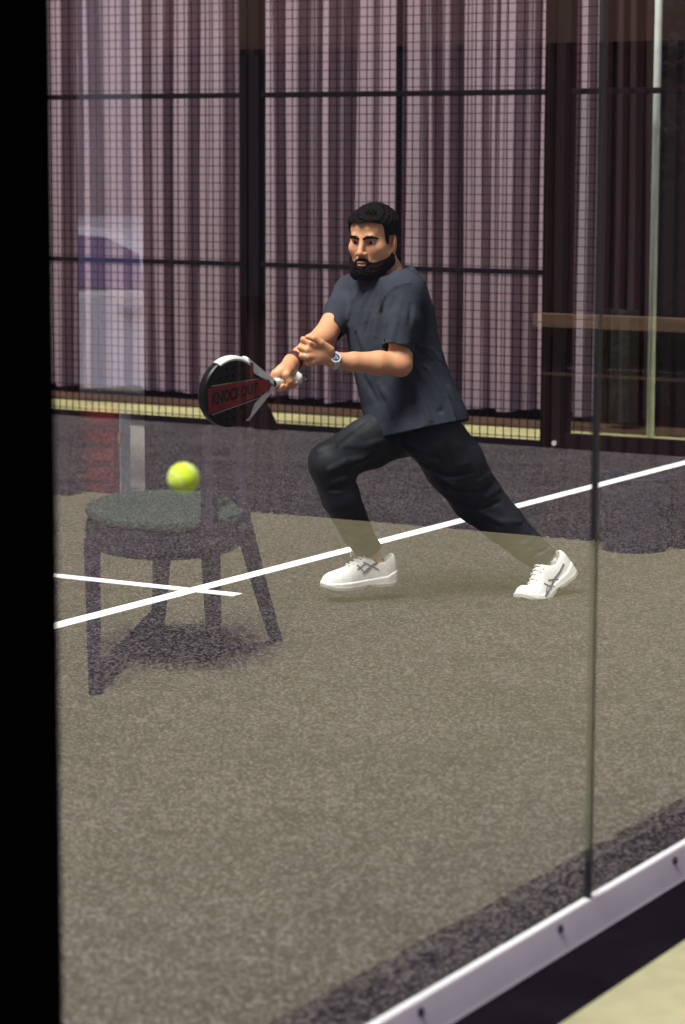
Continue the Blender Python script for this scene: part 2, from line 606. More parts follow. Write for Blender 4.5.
# chair mirrored at lower left
feet = [mirror(ground(*q, PZ)) for q in ((95, 694), (215, 659), (276, 640), (158, 626))]
tops_px = [(92, 545), (210, 545), (243, 530), (163, 540)]
SZ = PZ + .43
tops = []
for f_, (x, y) in zip(feet, tops_px):
    tops.append(mirror(ground(x, y, SZ)))
cc = sum(tops) / 4
ch = thing('armchair', 'dark framed armchair with green seat, mirrored in glass at left', 'chair', (cc[0], cc[1], PZ))
for f_, t_ in zip(feet, tops):
    bm = bmesh.new()
    add_tube(bm, [f_, f_ * .5 + t_ * .5, t_ + np.array([0, 0, .02])], [.023, .026, .031], 4)
    obj('leg', bm, 'chairleg', ch)
bm = bmesh.new()
add_tube(bm, [feet[0] + np.array([0, 0, .05]) , feet[3] + np.array([0, 0, .05])], .02, 6)
obj('stretcher', bm, 'chairleg', ch)
seat_px = [(165 + 80 * math.cos(a), 509 + 16.5 * math.sin(a) + .05 * 80 * math.cos(a) * 0) for a in np.linspace(0, 2 * math.pi, 28, endpoint=False)]
ring = [mirror(ground(x, y, SZ + .05)) for x, y in seat_px]


def slab(name, ring, z0, z1, m, parent, infl=0.0):
    c = sum(ring) / len(ring)
    bm = bmesh.new()
    R = []
    for z, s in ((z0, .94), (z0 + (z1 - z0) * .3, 1.0), (z0 + (z1 - z0) * .75, 1.0), (z1, .9)):
        R.append([bm.verts.new((c[0] + (q[0] - c[0]) * s, c[1] + (q[1] - c[1]) * s, z)) for q in ring])
    n = len(ring)
    for a, b in zip(R[:-1], R[1:]):
        for i in range(n):
            bm.faces.new((a[i], a[(i + 1) % n], b[(i + 1) % n], b[i]))
    bm.faces.new(R[0][::-1])
    bm.faces.new(R[-1])
    return obj(name, bm, m, parent)


slab('seat_frame', ring, SZ - .06, SZ + .03, 'chairleg', ch)
slab('seat_cushion', ring, SZ + .03, SZ + .065, 'greenseat', ch)
up1, up2 = mirror(D(208, 430, 8.15)), mirror(D(236, 436, 8.55))
for t_, u_ in ((tops[1], up1), (tops[2], up2)):
    bm = bmesh.new()
    add_tube(bm, [t_ + np.array([0, 0, .02]), t_ * .5 + u_ * .5, u_], [.028, .025, .020], 6)
    obj('back_post', bm, 'chairleg', ch)
for f_ in (.45, .72, .97):
    bm = bmesh.new()
    p0, p1 = tops[1] * (1 - f_) + up1 * f_, tops[2] * (1 - f_) + up2 * f_
    add_tube(bm, [p0, p0 * .5 + p1 * .5 + np.array([0, .015, 0]), p1], .015, 6)
    obj('back_slat', bm, 'chairleg', ch)

# low boxes in the opening
ra = mirror(ground(58, 494, PZ)); rb = mirror(ground(115, 494, PZ)); rc_ = mirror(ground(150, 488, PZ))
rbx = thing('plastic_crate', 'red ribbed plastic crate in wall opening, mirrored in turf at left', 'crate', (rb[0], rb[1], PZ))
box('body', (rb[0] + .003, rb[1], PZ), (ra[0], rb[1] + .09, PZ + .395), 'redbox', rbx, bev=.01)
for k in range(4):
    box('rib', (rb[0] + .01, rb[1] - .012, PZ + .06 + k * .09), (ra[0] - .01, rb[1] + .01, PZ + .075 + k * .09), 'redbox', rbx)
bbx = thing('display_board', 'pale blue board with tan band beside red crate, mirrored in turf at left', 'board', (rc_[0], rb[1], PZ))
box('body', (rc_[0], rb[1] + .02, PZ), (rb[0] - .02, rb[1] + .1, PZ + .395), 'bluebox', bbx, bev=.006)
box('band', (rc_[0] + .004, rb[1] + .012, PZ + .24), (rb[0] - .024, rb[1] + .03, PZ + .29), 'orange', bbx)

# parked car seen through the opening
cy = 4.4
c0 = mirror(onY(103, 290, cy))
hd = mirror(onY(131, 298, cy))
car = thing('car', 'pale blue car parked outside, mirrored in glass at left', 'car', (hd[0], cy, PZ))
CZ = .84
prof_c = [(-2.1, .28), (-2.15, .55), (-2.05, .80), (-1.3, .93), (-.78, .95), (-.66, 1.24), (-.35, 1.37), (.45, 1.42), (1.15, 1.36), (1.75, 1.0),
          (2.05, .93), (2.1, .6), (2.05, .28)]
X0 = hd[0] + .62


bm = bmesh.new()
n = len(prof_c)
R = []
for fy, sx, zs in ((0.0, .98, 0), (.05, 1.0, 0), (.85, 1.02, .0), (1.65, 1.0, 0), (1.7, .98, 0)):
    row = []
    for x, z in prof_c:
        inset = max(0, z - .92) * .42
        yy = cy + min(max(fy, inset), 1.7 - inset)
        row.append(bm.verts.new((X0 + x * sx, yy, PZ + z * CZ)))
    R.append(row)
for a, b in zip(R[:-1], R[1:]):
    for i in range(n):
        bm.faces.new((a[i], a[(i + 1) % n], b[(i + 1) % n], b[i]))
bm.faces.new(R[0][::-1]); bm.faces.new(R[-1])
obj('body', bm, 'carpaint', car)
for poly in ([(-.70, .97), (-.60, 1.20), (-.33, 1.31), (.42, 1.35), (.42, .97)], [(.48, .97), (.48, 1.34), (1.08, 1.31), (1.55, 1.0)]):
    bm = bmesh.new()
    vs = [bm.verts.new((X0 + x, cy + max(0, z - .92) * .42 - .008, PZ + z * CZ)) for x, z in poly]
    vb = [bm.verts.new((X0 + x, cy + max(0, z - .92) * .42 + .02, PZ + z * CZ)) for x, z in poly]
    bm.faces.new(vs); bm.faces.new(vb[::-1])
    for i in range(len(vs)):
        bm.faces.new((vs[i], vs[(i + 1) % len(vs)], vb[(i + 1) % len(vs)], vb[i]))
    obj('side_window', bm, 'carglass', car)
for wx in (-1.3, 1.35):
    bm = bmesh.new()
    add_tube(bm, [(X0 + wx, cy - .02, PZ + .31), (X0 + wx, cy + .2, PZ + .31)], .31, 28)
    w_ = obj('wheel', bm, 'tyre', car)
    bm = bmesh.new()
    add_tube(bm, [(X0 + wx, cy - .035, PZ + .31), (X0 + wx, cy + .0, PZ + .31)], .2, 20)
    obj('rim', bm, 'rim', w_)
bm = bmesh.new()
add_tube(bm, [(hd[0] - .1, cy - .03, hd[2]), (hd[0], cy - .045, hd[2]), (hd[0] + .1, cy - .03, hd[2])], .016, 8)
obj('door_handle', bm, 'bolt', car)

struct(box('wall_sky_block', (3.4, 11, -.3), (26, 11.3, 5.5), mat('sky_block_wall', (.16, .15, .21), .8, var=.2, scale=1.5)))  # added behind the car to keep bright sky out of the glass reflection

# ------------------------------------------------------------------ light
w = bpy.data.worlds.new('world')
SC.world = w
w.use_nodes = True
bg = w.node_tree.nodes['Background']
bg.inputs['Color'].default_value = (.74, .69, .95, 1)
bg.inputs['Strength'].default_value = .24


def sun(name, direction, energy, angle, col):
    l = bpy.data.lights.new(name, 'SUN')
    l.energy = energy
    l.angle = math.radians(angle)
    l.color = col
    o = bpy.data.objects.new(name, l)
    COL.objects.link(o)
    d = Vector(tuple(-np.asarray(direction)))
    o.rotation_euler = d.to_track_quat('-Z', 'Y').to_euler()
    o.location = (0, 0, 8)
    return o


sun('sun', -RR * .50 + ZZ * 1.25 - FH * .40, 7.3, 28, (1.0, .93, .84))
# ================================================================== the player
MT['skin'] = None
PPX = 9.25 / F_PX             # metres per pixel at the player


# ---------------- signed-distance sculpting
def length(v):
    return np.sqrt(np.einsum('ij,ij->i', v, v))


class Sdf:
    def __init__(self):
        self.pr = []
        self.post = []
        self.pad = .05

    def add(self, fn, c, r, k=.01, op='u'):
        self.pr.append((fn, np.asarray(c, float), float(r), float(k), op))
        return self

    def cone(self, a, b, ra, rb, k=.01, op='u'):
        a = np.asarray(a, float); b = np.asarray(b, float)
        ba = b - a
        l2 = max(ba @ ba, 1e-9)

        def fn(P):
            pa = P - a
            h = np.clip(pa @ ba / l2, 0, 1)
            return length(pa - h[:, None] * ba) - (ra + (rb - ra) * h)
        return self.add(fn, (a + b) / 2, math.sqrt(l2) / 2 + max(ra, rb), k, op)

    def chain(self, pts, rads, k=.01, op='u'):
        for i in range(len(pts) - 1):
            self.cone(pts[i], pts[i + 1], rads[i], rads[i + 1], k if i == 0 else max(k * .6, .004), op)
        return self

    def ell(self, c, r, B=None, k=.01, op='u'):
        c = np.asarray(c, float); r = np.asarray(r, float)
        B = np.eye(3) if B is None else np.asarray(B, float)

        def fn(P):
            q = (P - c) @ B.T
            k0 = length(q / r)
            k1 = length(q / (r * r)) + 1e-9
            return k0 * (k0 - 1.0) / k1
        return self.add(fn, c, r.max(), k, op)

    def __call__(self, P, sel=None):
        P = np.asarray(P, float)
        d = np.full(len(P), 1.0)
        for fn, c, r, k, op in (self.pr if sel is None else sel):
            e = fn(P)
            if op == 'u':
                h = np.maximum(k - np.abs(d - e), 0) / k
                d = np.minimum(d, e) - h * h * k * .25
            else:
                e = -e
                h = np.maximum(k - np.abs(d - e), 0) / k
                d = np.maximum(d, e) + h * h * k * .25
        for f in self.post:
            d = f(P, d)
        return d

    def bounds(self):
        lo = np.min([c - r for f, c, r, k, op in self.pr if op == 'u'], axis=0) - .03
        hi = np.max([c + r for f, c, r, k, op in self.pr if op == 'u'], axis=0) + .03
        return lo, hi


def polygonise(sd, vox, name, material, parent, adapt=0.0, bounds=None, smooth=0):
    lo, hi = bounds if bounds is not None else sd.bounds()
    n = 16
    bs = n * vox
    nb = np.ceil((hi - lo) / bs).astype(int)
    I = np.stack(np.meshgrid(*[np.arange(k) for k in nb], indexing='ij'), -1).reshape(-1, 3)
    cen = lo + (I + .5) * bs - .5 * vox
    d0 = sd(cen)
    hd = bs * .5 * math.sqrt(3)
    act = np.abs(d0) < hd * 1.5 + sd.pad * .5
    g = openvdb.FloatGrid(.03)
    off = np.stack(np.meshgrid(*[np.arange(n)] * 3, indexing='ij'), -1).reshape(-1, 3) * vox
    solid = np.full((n, n, n), -.03, np.float32)
    for i in range(len(I)):
        ijk = tuple(int(q) * n for q in I[i])
        if act[i]:
            sel = [p for p in sd.pr if np.linalg.norm(p[1] - cen[i]) - p[2] < hd + .05 + p[3]]
            if not any(p[4] == 'u' for p in sel):
                continue
            v = sd(lo + I[i] * bs + off, sel).astype(np.float32)
            g.copyFromArray(np.clip(v, -.03, .03).reshape(n, n, n), ijk=ijk)
        elif d0[i] < 0:
            g.copyFromArray(solid, ijk=ijk)
    P, T, Q = g.convertToPolygons(isovalue=0.0, adaptivity=adapt)
    P = P * vox + lo
    me = bpy.data.meshes.new(name)
    faces = [tuple(int(a) for a in q[::-1]) for q in Q] + [tuple(int(a) for a in t[::-1]) for t in T]
    me.from_pydata(P.tolist(), [], faces)
    me.polygons.foreach_set('use_smooth', np.ones(len(faces), bool))
    me.update()
    # outward faces
    if len(faces):
        v = np.array([p.normal[:] for p in me.polygons[:200]])
        c = np.array([p.center[:] for p in me.polygons[:200]])
        if np.mean(sd(c + v * .004) - sd(c - v * .004)) < 0:
            me.flip_normals()
    if isinstance(material, str):
        material = MT[material]
    me.materials.append(material)
    o = bpy.data.objects.new(name, me)
    COL.objects.link(o)
    if parent is not None:
        attach(o, parent)
    return o


def trace(sd, x, y, d0=8.4, d1=10.6):
    """point of the sculpted surface seen at a pixel"""
    r = ray(x, y)
    t = d0
    rl = np.linalg.norm(r)
    for _ in range(160):
        e = float(sd((CAM + t * r)[None])[0])
        if e < .0006:
            break
        t += max(e * .6, .0006) / rl
        if t > d1:
            return None
    return CAM + t * r


def ripple(P, f, seed):
    r = np.random.default_rng(seed)
    s = 0
    for i in range(5):
        w = r.normal(size=3)
        w /= np.linalg.norm(w)
        s = s + np.sin(P @ w * f * (0.7 + .25 * i) + r.uniform(0, 6.28) + 1.3 * np.sin(P @ np.roll(w, 1) * f * .6))
    return s / 5


def sstep(a, b, x):
    t = np.clip((x - a) / (b - a), 0, 1)
    return t * t * (3 - 2 * t)


def folds(sd, lst, gain=2.2):
    """soft cloth folds: list of (pixel polyline, width, height) laid on the surface seen there"""
    segs = []
    for pts, wd, am in lst:
        Q = [trace(sd, *p) for p in pts]
        Q = [q for q in Q if q is not None]
        for a, b in zip(Q[:-1], Q[1:]):
            segs.append((a, b, wd, am * gain))

    def f(P, d):
        for a, b, wd, am in segs:
            ba = b - a
            pa = P - a
            if np.min(length(P - (a + b) / 2)) > np.linalg.norm(ba) / 2 + wd * 3.5:
                continue
            h = np.clip(pa @ ba / (ba @ ba + 1e-9), 0, 1)
            q = length(pa - h[:, None] * ba)
            d = d - am * np.exp(-(q / wd) ** 2) * (.35 + .65 * np.sin(np.pi * np.clip(h, .08, .92)))
        return d
    sd.post.append(f)


# ---------------- joints (pixel, depth)
J = dict(
    neck0=D(387, 277, 9.33), neck1=D(379, 254, 9.29),
    shL=D(404, 296, 9.17), elL=D(400.0, 364.5, 9.10), wrL=D(334, 360.5, 9.03),
    shR=D(351, 293, 9.46), elR=D(324, 337, 9.27), wrR=D(291.5, 362.5, 9.10),
    hipR=D(407, 424, 9.41), knR=D(329, 463, 9.17), anR=D(370.5, 553, 9.335),
    hipL=D(432, 430, 9.26), knL=D(476.5, 497, 9.42), anL=D(545.5, 560, 9.47),
)
person = thing('person', 'bearded man in navy t-shirt and dark trousers lunging with white padel racket', 'person', ground(450, 600))


# ---------------- head frame
HC = D(373.0, 240, 9.28)
ya = math.radians(27)
hf = -FH * math.cos(ya) - RR * math.sin(ya)
hf = hf * math.cos(.06) - ZZ * math.sin(.06)
hl = np.cross(ZZ, hf); hl /= np.linalg.norm(hl)          # his left = picture right
hu = np.cross(hf, hl)
HB = np.stack([hl, hf, hu])


def H(x, y, z):
    return HC + x * hl + y * hf + z * hu


def loc(P):
    return (P - HC) @ HB.T


def skull(S):
    S.ell(H(0, -.020, .034), (.075, .095, .086), HB, .01)
    S.ell(H(0, .022, -.034), (.0685, .066, .092), HB, .03)
    S.ell(H(0, .040, .048), (.060, .050, .048), HB, .03)             # forehead
    for s in (-1, 1):
        S.cone(H(s * .056, .004, -.068), H(s * .022, .066, -.106), .024, .021, .025)   # jaw
        S.ell(H(s * .045, .055, -.024), (.022, .022, .020), HB, .03)                   # cheekbone
    S.ell(H(0, .072, -.109), (.027, .020, .018), HB, .02)
    return S


def head(S):
    skull(S)
    S.cone(H(-.034, .081, .019), H(.034, .081, .019), .011, .011, .014)                # brow
    for s in (-1, 1):
        S.ell(H(s * .032, .094, -.002), (.019, .018, .013), HB, .012, 's')             # eye sockets
    for s in (-1, 1):
        S.ell(H(s * .032, .0735, .0085), (.0165, .0120, .0060), HB, .004)              # upper lid
        S.ell(H(s * .032, .0725, -.0135), (.0155, .0110, .0055), HB, .005)             # lower lid
    S.cone(H(0, .086, .010), H(0, .108, -.036), .0090, .0112, .014)                    # nose
    S.ell(H(0, .110, -.040), (.0122, .010, .0098), HB, .006)
    for s in (-1, 1):
        S.ell(H(s * .0140, .099, -.043), (.0088, .011, .0082), HB, .006)
        S.ell(H(s * .0068, .105, -.052), (.004, .006, .0035), HB, .003, 's')
    S.ell(H(0, .084, -.073), (.028, .018, .020), HB, .012)                             # muzzle
    S.ell(H(0, .099, -.0725), (.021, .0075, .0052), HB, .004)                          # lips
    S.ell(H(0, .0965, -.0830), (.019, .0085, .0064), HB, .004)
    S.cone(H(-.021, .101, -.0778), H(.021, .101, -.0778), .0022, .0022, .003, 's')
    for s in (-1, 1):                                                                   # ears
        E_ = np.stack([hl * s, hf, hu])
        ea = math.radians(14)
        a1 = hf * math.cos(ea) + hu * math.sin(ea); a2 = hu * math.cos(ea) - hf * math.sin(ea)
        a0 = hl * s * math.cos(.35) - hf * math.sin(.35)
        E_ = np.stack([a0, a1 + .35 * a0 * 0, a2])
        S.ell(H(s * .081, -.012, -.012), (.0090, .0200, .0315), E_, .006)
        S.ell(H(s * .074, -.004, -.034), (.009, .010, .013), E_, .008)
        S.ell(H(s * .089, -.008, -.010), (.0060, .0095, .0180), E_, .004, 's')
    return S


# ---------------- hands
def hand_left(S):
    W = J['wrL']
    d = 9.0
    S.cone(W, D(322, 354, 9.01), .0255, .030, .02)
    S.ell(D(321, 353, 9.005), (.038, .019, .036), np.stack([RT, FW, UP]), .02)
    kn = [(311, 344, 8.995), (307.5, 350, 8.99), (308.5, 356.5, 8.99), (313, 362.0, 9.0)]
    pip = [(303.5, 339.5, 9.00), (300.5, 347.5, 8.998), (302, 355.5, 8.998), (307.5, 363, 9.008)]
    dip = [(303.0, 341.0, 9.026), (301.5, 349.2, 9.026), (302.8, 357.0, 9.024), (307.8, 363.8, 9.030)]
    tip = [(307.5, 343.0, 9.040), (306.8, 351.0, 9.042), (307.5, 358.5, 9.040), (311.0, 364.2, 9.042)]
    for i in range(4):
        r = [.0118, .0122, .0116, .0103][i]
        S.cone(D(322, 349 + i * 3.6, 9.005), D(*kn[i]), .015, r * 1.08, .010)
        S.cone(D(*kn[i]), D(*pip[i]), r, r * .93, .004)
        S.cone(D(*pip[i]), D(*dip[i]), r * .93, r * .86, .003)
        S.cone(D(*dip[i]), D(*tip[i]), r * .86, r * .76, .003)
    S.cone(D(330, 350, 8.995), D(321, 343, 8.975), .016, .0135, .014)
    S.cone(D(321, 343, 8.975), D(314, 338.5, 8.965), .0128, .0115, .004)
    S.cone(D(314, 338.5, 8.965), D(307.5, 337.0, 8.965), .0115, .0085, .003)


# racket axes: butt in the hand, head to the left and nearer to the lens
BUTT = D(298.5, 378.0, 9.075)
TIP = D(200.5, 397.5, 8.795)
ra = (TIP - BUTT); RLEN = np.linalg.norm(ra); ra /= RLEN
rb = UP * .97 + RT * .20 - FW * .10
rb = rb - (rb @ ra) * ra; rb /= np.linalg.norm(rb)
rn = np.cross(ra, rb)
if rn @ FW > 0:
    rn = -rn


def RK(s, b, n=0.0):
    return BUTT + s * ra + b * rb + n * rn


def hand_right(S):
    W = J['wrR']
    sc = .055
    # palm above and behind the grip
    pc = RK(.060, .030, -.008)
    S.cone(W, pc, .027, .030, .02)
    S.ell(pc, (.043, .021, .020), np.stack([ra, rb, rn]), .02)
    S.ell(RK(.082, .020, -.014), (.022, .019, .020), np.stack([ra, rb, rn]), .014)

    def around(s, ang, r):
        a = math.radians(ang)
        return RK(s, r * math.sin(a), r * math.cos(a))      # 0 = towards the lens, 90 = up, 180 = behind
    for i, s in enumerate((.098, .076, .055, .035)):
        r = [.0110, .0114, .0110, .0100][i]
        R = .0165 + r * .86
        S.chain([RK(s, .030, -.016), around(s + .003, 172, R + .002), around(s, 235, R), around(s - .003, 292, R), around(s - .005, 340, R + .001)],
                [r * 1.12, r, r * .94, r * .88, r * .76], .006)
    # thumb crosses the front of the grip
    S.chain([RK(.062, .032, .012), around(.072, 52, .0335), around(.066, 5, .0295), around(.056, -38, .0300)],
            [.0155, .0125, .0115, .0088], .008)


def feet_ball(S):
    pass


# ---------------- body: one continuous surface
# shoe frames first (feet live inside them)
def frame_shoe(heel, toe, roll):
    f_ = toe - heel
    L = np.linalg.norm(f_); f_ = f_ / L
    l_ = np.cross(roll, f_); l_ /= np.linalg.norm(l_)
    u_ = np.cross(f_, l_)
    return heel, np.stack([f_, l_, u_]), L


SH_R = frame_shoe(D(396.5, 583.5, 9.36), D(324.5, 590.5, 9.27), ZZ + .04 * RR)
SH_L = frame_shoe(D(576.0, 574.0, 9.49), D(525.5, 613.5, 9.37), ZZ * .86 - RR * .45 - FH * .02)

body = Sdf()
head(body)
body.cone(J['neck0'], J['neck1'], .060, .055, .02)
body.cone(J['neck0'], D(392, 300, 9.33), .062, .08, .03)
# torso under the shirt
body.cone(J['shL'], J['shR'], .050, .050, .03)
body.ell(D(392, 325, 9.32), (.135, .100, .19), np.stack([RR * .72 - FH * .69, RR * .69 + FH * .72, ZZ]), .04)
body.ell(D(410, 385, 9.33), (.130, .095, .17), np.stack([RR * .72 - FH * .69, RR * .69 + FH * .72, ZZ]), .05)
body.ell(D(421, 422, 9.33), (.140, .105, .11), np.stack([RR * .72 - FH * .69, RR * .69 + FH * .72, ZZ]), .05)
# arms
body.chain([J['shL'], J['shL'] * .5 + J['elL'] * .5, J['elL']], [.056, .049, .041], .03)
body.chain([J['elL'], J['elL'] * .68 + J['wrL'] * .32, J['wrL'] * .7 + J['elL'] * .3, J['wrL']], [.041, .0435, .0335, .0275], .02)
body.chain([J['shR'], J['shR'] * .5 + J['elR'] * .5, J['elR']], [.052, .047, .041], .03)
body.chain([J['elR'], J['elR'] * .66 + J['wrR'] * .34, J['wrR'] * .72 + J['elR'] * .28, J['wrR']], [.041, .0425, .0315, .0262], .02)
hand_left(body)
hand_right(body)
# legs inside the trousers
for s in 'RL':
    h_, k_, a_ = J['hip' + s], J['kn' + s], J['an' + s]
    body.chain([h_, h_ * .5 + k_ * .5, k_], [.085, .072, .055], .03)
    body.chain([k_, k_ * .65 + a_ * .35, k_ * .25 + a_ * .75, a_], [.055, .050, .031, .026], .02)
for s, (o_, B_, L_) in (('R', SH_R), ('L', SH_L)):
    body.cone(J['an' + s], o_ + B_[0] * .066 + B_[2] * .06, .026, .024, .02)
    if s == 'R':
        body.cone(o_ + B_[0] * .066 + B_[2] * .055, o_ + B_[0] * .19 + B_[2] * .042, .024, .020, .02)


# ---------------- skin colours
def skin_material():
    m, nt, b = new_mat('skin')
    b.inputs['Roughness'].default_value = .52
    b.inputs['Subsurface Weight'].default_value = .12
    b.inputs['Subsurface Radius'].default_value = (.012, .004, .002)
    b.inputs['Subsurface Scale'].default_value = .6
    at = nt.nodes.new('ShaderNodeAttribute')
    at.attribute_name = 'complexion'
    n = nt.nodes.new('ShaderNodeTexNoise')
    n.inputs['Scale'].default_value = 60
    mx = nt.nodes.new('ShaderNodeMix')
    mx.data_type = 'RGBA'
    mx.blend_type = 'MULTIPLY'
    mx.inputs['Factor'].default_value = .18
    nt.links.new(at.outputs['Color'], mx.inputs['A'])
    nt.links.new(n.outputs['Color'], mx.inputs['B'])
    nt.links.new(mx.outputs['Result'], b.inputs['Base Color'])
    return m


MT['skin'] = skin_material()
bo = polygonise(body, .0025, 'body', 'skin', person, bounds=None)
me = bo.data
P = np.empty(len(me.vertices) * 3, np.float32)
me.vertices.foreach_get('co', P)
P = P.reshape(-1, 3).astype(float)
q = loc(P)
col = np.tile(np.array([.78, .375, .21]), (len(P), 1))


def paint(mask, c):
    global col
    col = col * (1 - mask[:, None]) + np.array(c) * mask[:, None]


near = (np.abs(q[:, 0]) < .12) & (np.abs(q[:, 1]) < .15) & (np.abs(q[:, 2]) < .16)
fr = near & (q[:, 1] > .03)
paint(fr * np.exp(-(((np.abs(q[:, 0]) - .042) / .02) ** 2 + ((q[:, 2] + .03) / .018) ** 2)) * .35, (.62, .24, .16))
paint(fr * np.exp(-((q[:, 0] / .014) ** 2 + ((q[:, 2] + .041) / .014) ** 2)) * .35, (.62, .24, .16))
paint(fr * np.exp(-(((np.abs(q[:, 0]) - .032) / .017) ** 4 + ((q[:, 2] + .001) / .011) ** 4)) * .45, (.26, .12, .09))
lip = fr * np.exp(-((q[:, 0] / .021) ** 4 + ((q[:, 2] + .078) / .0110) ** 4)) * (q[:, 1] > .086)
paint(lip * .8, (.50, .17, .14))
paint(near * (np.abs(q[:, 0]) > .072) * (np.abs(q[:, 2]) < .04) * .3, (.62, .22, .14))
# stubble down the neck
paint(((q[:, 2] < -.10) & (q[:, 2] > -.15) & (q[:, 1] > .0) & (np.abs(q[:, 0]) < .08)) * .35, (.2, .11, .08))
ca = me.color_attributes.new('complexion', 'FLOAT_COLOR', 'POINT')
ca.data.foreach_set('color', np.concatenate([col, np.ones((len(P), 1))], 1).astype(np.float32).ravel())

# ---------------- eyes
MT['sclera'] = mat('eye_white', (.62, .58, .55), .25)
MT['iris'] = mat('eye_iris', (.03, .014, .008), .15)
MT['hair'] = mat('black_hair', (.0055, .0032, .0028), .8, spec=.12, var=.6, scale=160, bump=.8, bscale=330, bdist=.004)
MT['beard'] = mat('black_beard', (.008, .005, .0045), .9, spec=.08, var=.6, scale=180, bump=.9, bscale=380, bdist=.004)
for s in (-1, 1):
    c = H(s * .032, .0705, -.002)
    bm = bmesh.new()
    bmesh.ops.create_uvsphere(bm, u_segments=20, v_segments=14, radius=.0118)
    g = hf * .97 + hl * -.10 + hu * -.02
    g /= np.linalg.norm(g)
    for v in bm.verts:
        v.co = v.co + Vector(tuple(c))
    for f in bm.faces:
        n_ = np.array(f.calc_center_median()) - c
        if n_ @ g / np.linalg.norm(n_) > .84:
            f.material_index = 1
    e = obj('eye', bm, 'sclera', person, smooth=True)
    e.data.materials.append(MT['iris'])

# ---------------- eyebrows
hd_only = head(Sdf())


def face_at(x, z, lift=0.0):
    y = .16
    for _ in range(80):
        e = float(hd_only(H(x, y, z)[None])[0])
        if e < .0005:
            break
        y -= max(e * .7, .0005)
    return H(x, y + lift, z)


br = Sdf()
for s in (-1, 1):
    br.chain([face_at(s * .011, .0125, .0008), face_at(s * .024, .0175, .001), face_at(s * .040, .0190, .001), face_at(s * .054, .0115, .0005)],
             [.0042, .0056, .0050, .0026], .004)
polygonise(br, .0015, 'eyebrows', 'hair', person)

# ---------------- hair
hs = Sdf()
skull(hs)
hs.pad = .06


def hair_post(P, d):
    q = loc(P)
    x, y, z = np.abs(q[:, 0]), q[:, 1], q[:, 2]
    th = .0012 + .0125 * sstep(.0, .075, z) + .003 * sstep(.03, .08, y) * sstep(.06, .09, z)
    curl = .0030 * np.sin(P @ np.array([410., 130., 90.]) + 2 * np.sin(P @ np.array([70., 240., 60.]))) * np.sin(P @ np.array([-60., 330., 190.])) \
        + .0026 * np.sin(P @ np.array([150., -220., 380.]))
    d = d - th - curl * sstep(.0, .05, z)
    # hairline: forehead, temples, sideburn, nape
    front = .068 - .010 * sstep(.02, .05, x) * 0 + .004 * np.sin(x * 60)
    side = -.012 + .0 * z
    zh = np.where(y > .050, front, np.where(y > .030, side + (front - side) * sstep(.030, .050, y), side))
    zh = np.where(y < -.02, -.028 - .035 * sstep(-.02, -.08, y), zh)
    zh = np.where((x > .07) & (y > -.032) & (y < .012) & (z < .03), .018, zh)
    return np.maximum(d, (zh - z) * .8)


hs.post.append(hair_post)
polygonise(hs, .0022, 'hair', 'hair', person, bounds=(HC - .17, HC + .17))

# ---------------- beard
bs_ = Sdf()
skull(bs_)
bs_.ell(H(0, .084, -.073), (.028, .018, .020), HB, .012)
bs_.ell(H(0, .064, -.106), (.040, .037, .023), HB, .03)
for s in (-1, 1):
    bs_.cone(H(s * .055, .010, -.074), H(s * .026, .062, -.108), .024, .027, .02)


def beard_post(P, d):
    q = loc(P)
    x, y, z = np.abs(q[:, 0]), q[:, 1], q[:, 2]
    d = d - .0052 - .0016 * np.sin(P @ np.array([430., 200., 90.])) * np.sin(P @ np.array([-90., 360., 210.])) - .001 * np.sin(P @ np.array([200., -260., 420.]))
    must = np.interp(x, [0, .010, .022, .029], [-.0580, -.0565, -.0615, -.070])
    cheek = np.interp(y, [-.01, .012, .030, .055, .075], [-.030, -.046, -.060, -.069, -.074])
    top = np.where(x < .024, must, np.where(x < .034, must + (cheek - must) * sstep(.024, .034, x), cheek))
    low = np.full_like(z, -.139)
    d = np.maximum(d, (z - top) * .75)
    d = np.maximum(d, (low - z))
    d = np.maximum(d, (-.004 - y) * .9)
    # bare lips
    e = (np.sqrt((q[:, 0] / .0215) ** 2 + ((z + .078) / .0118) ** 2) - 1) * .0118
    d = np.maximum(d, np.where(y > .05, -e, d))
    # bare patch under the lower lip corners
    for s in (-1, 1):
        e2 = (np.sqrt(((q[:, 0] - s * .019) / .008) ** 2 + ((z + .0955) / .0045) ** 2) - 1) * .0045
        d = np.maximum(d, np.where(y > .05, -e2, d))
    return d


bs_.post.append(beard_post)
polygonise(bs_, .0020, 'beard', 'beard', person, bounds=(HC - .17, HC + .17))

# ---------------- t-shirt
def cloth_mat(name, c, var=.12, bscale=420, rough=.95, sheen=.0):
    return mat(name, c, rough, var=var, scale=14, bump=.25, bscale=bscale, bdist=.002, spec=.1, sheen=sheen)


MT['shirt'] = cloth_mat('navy_cotton', (.042, .046, .066))
MT['rib'] = cloth_mat('navy_rib', (.026, .028, .045))
MT['trouser'] = mat('charcoal_fabric', (.020, .022, .030), .62, var=.12, scale=14, bump=.2, bscale=420, bdist=.002, spec=.32)

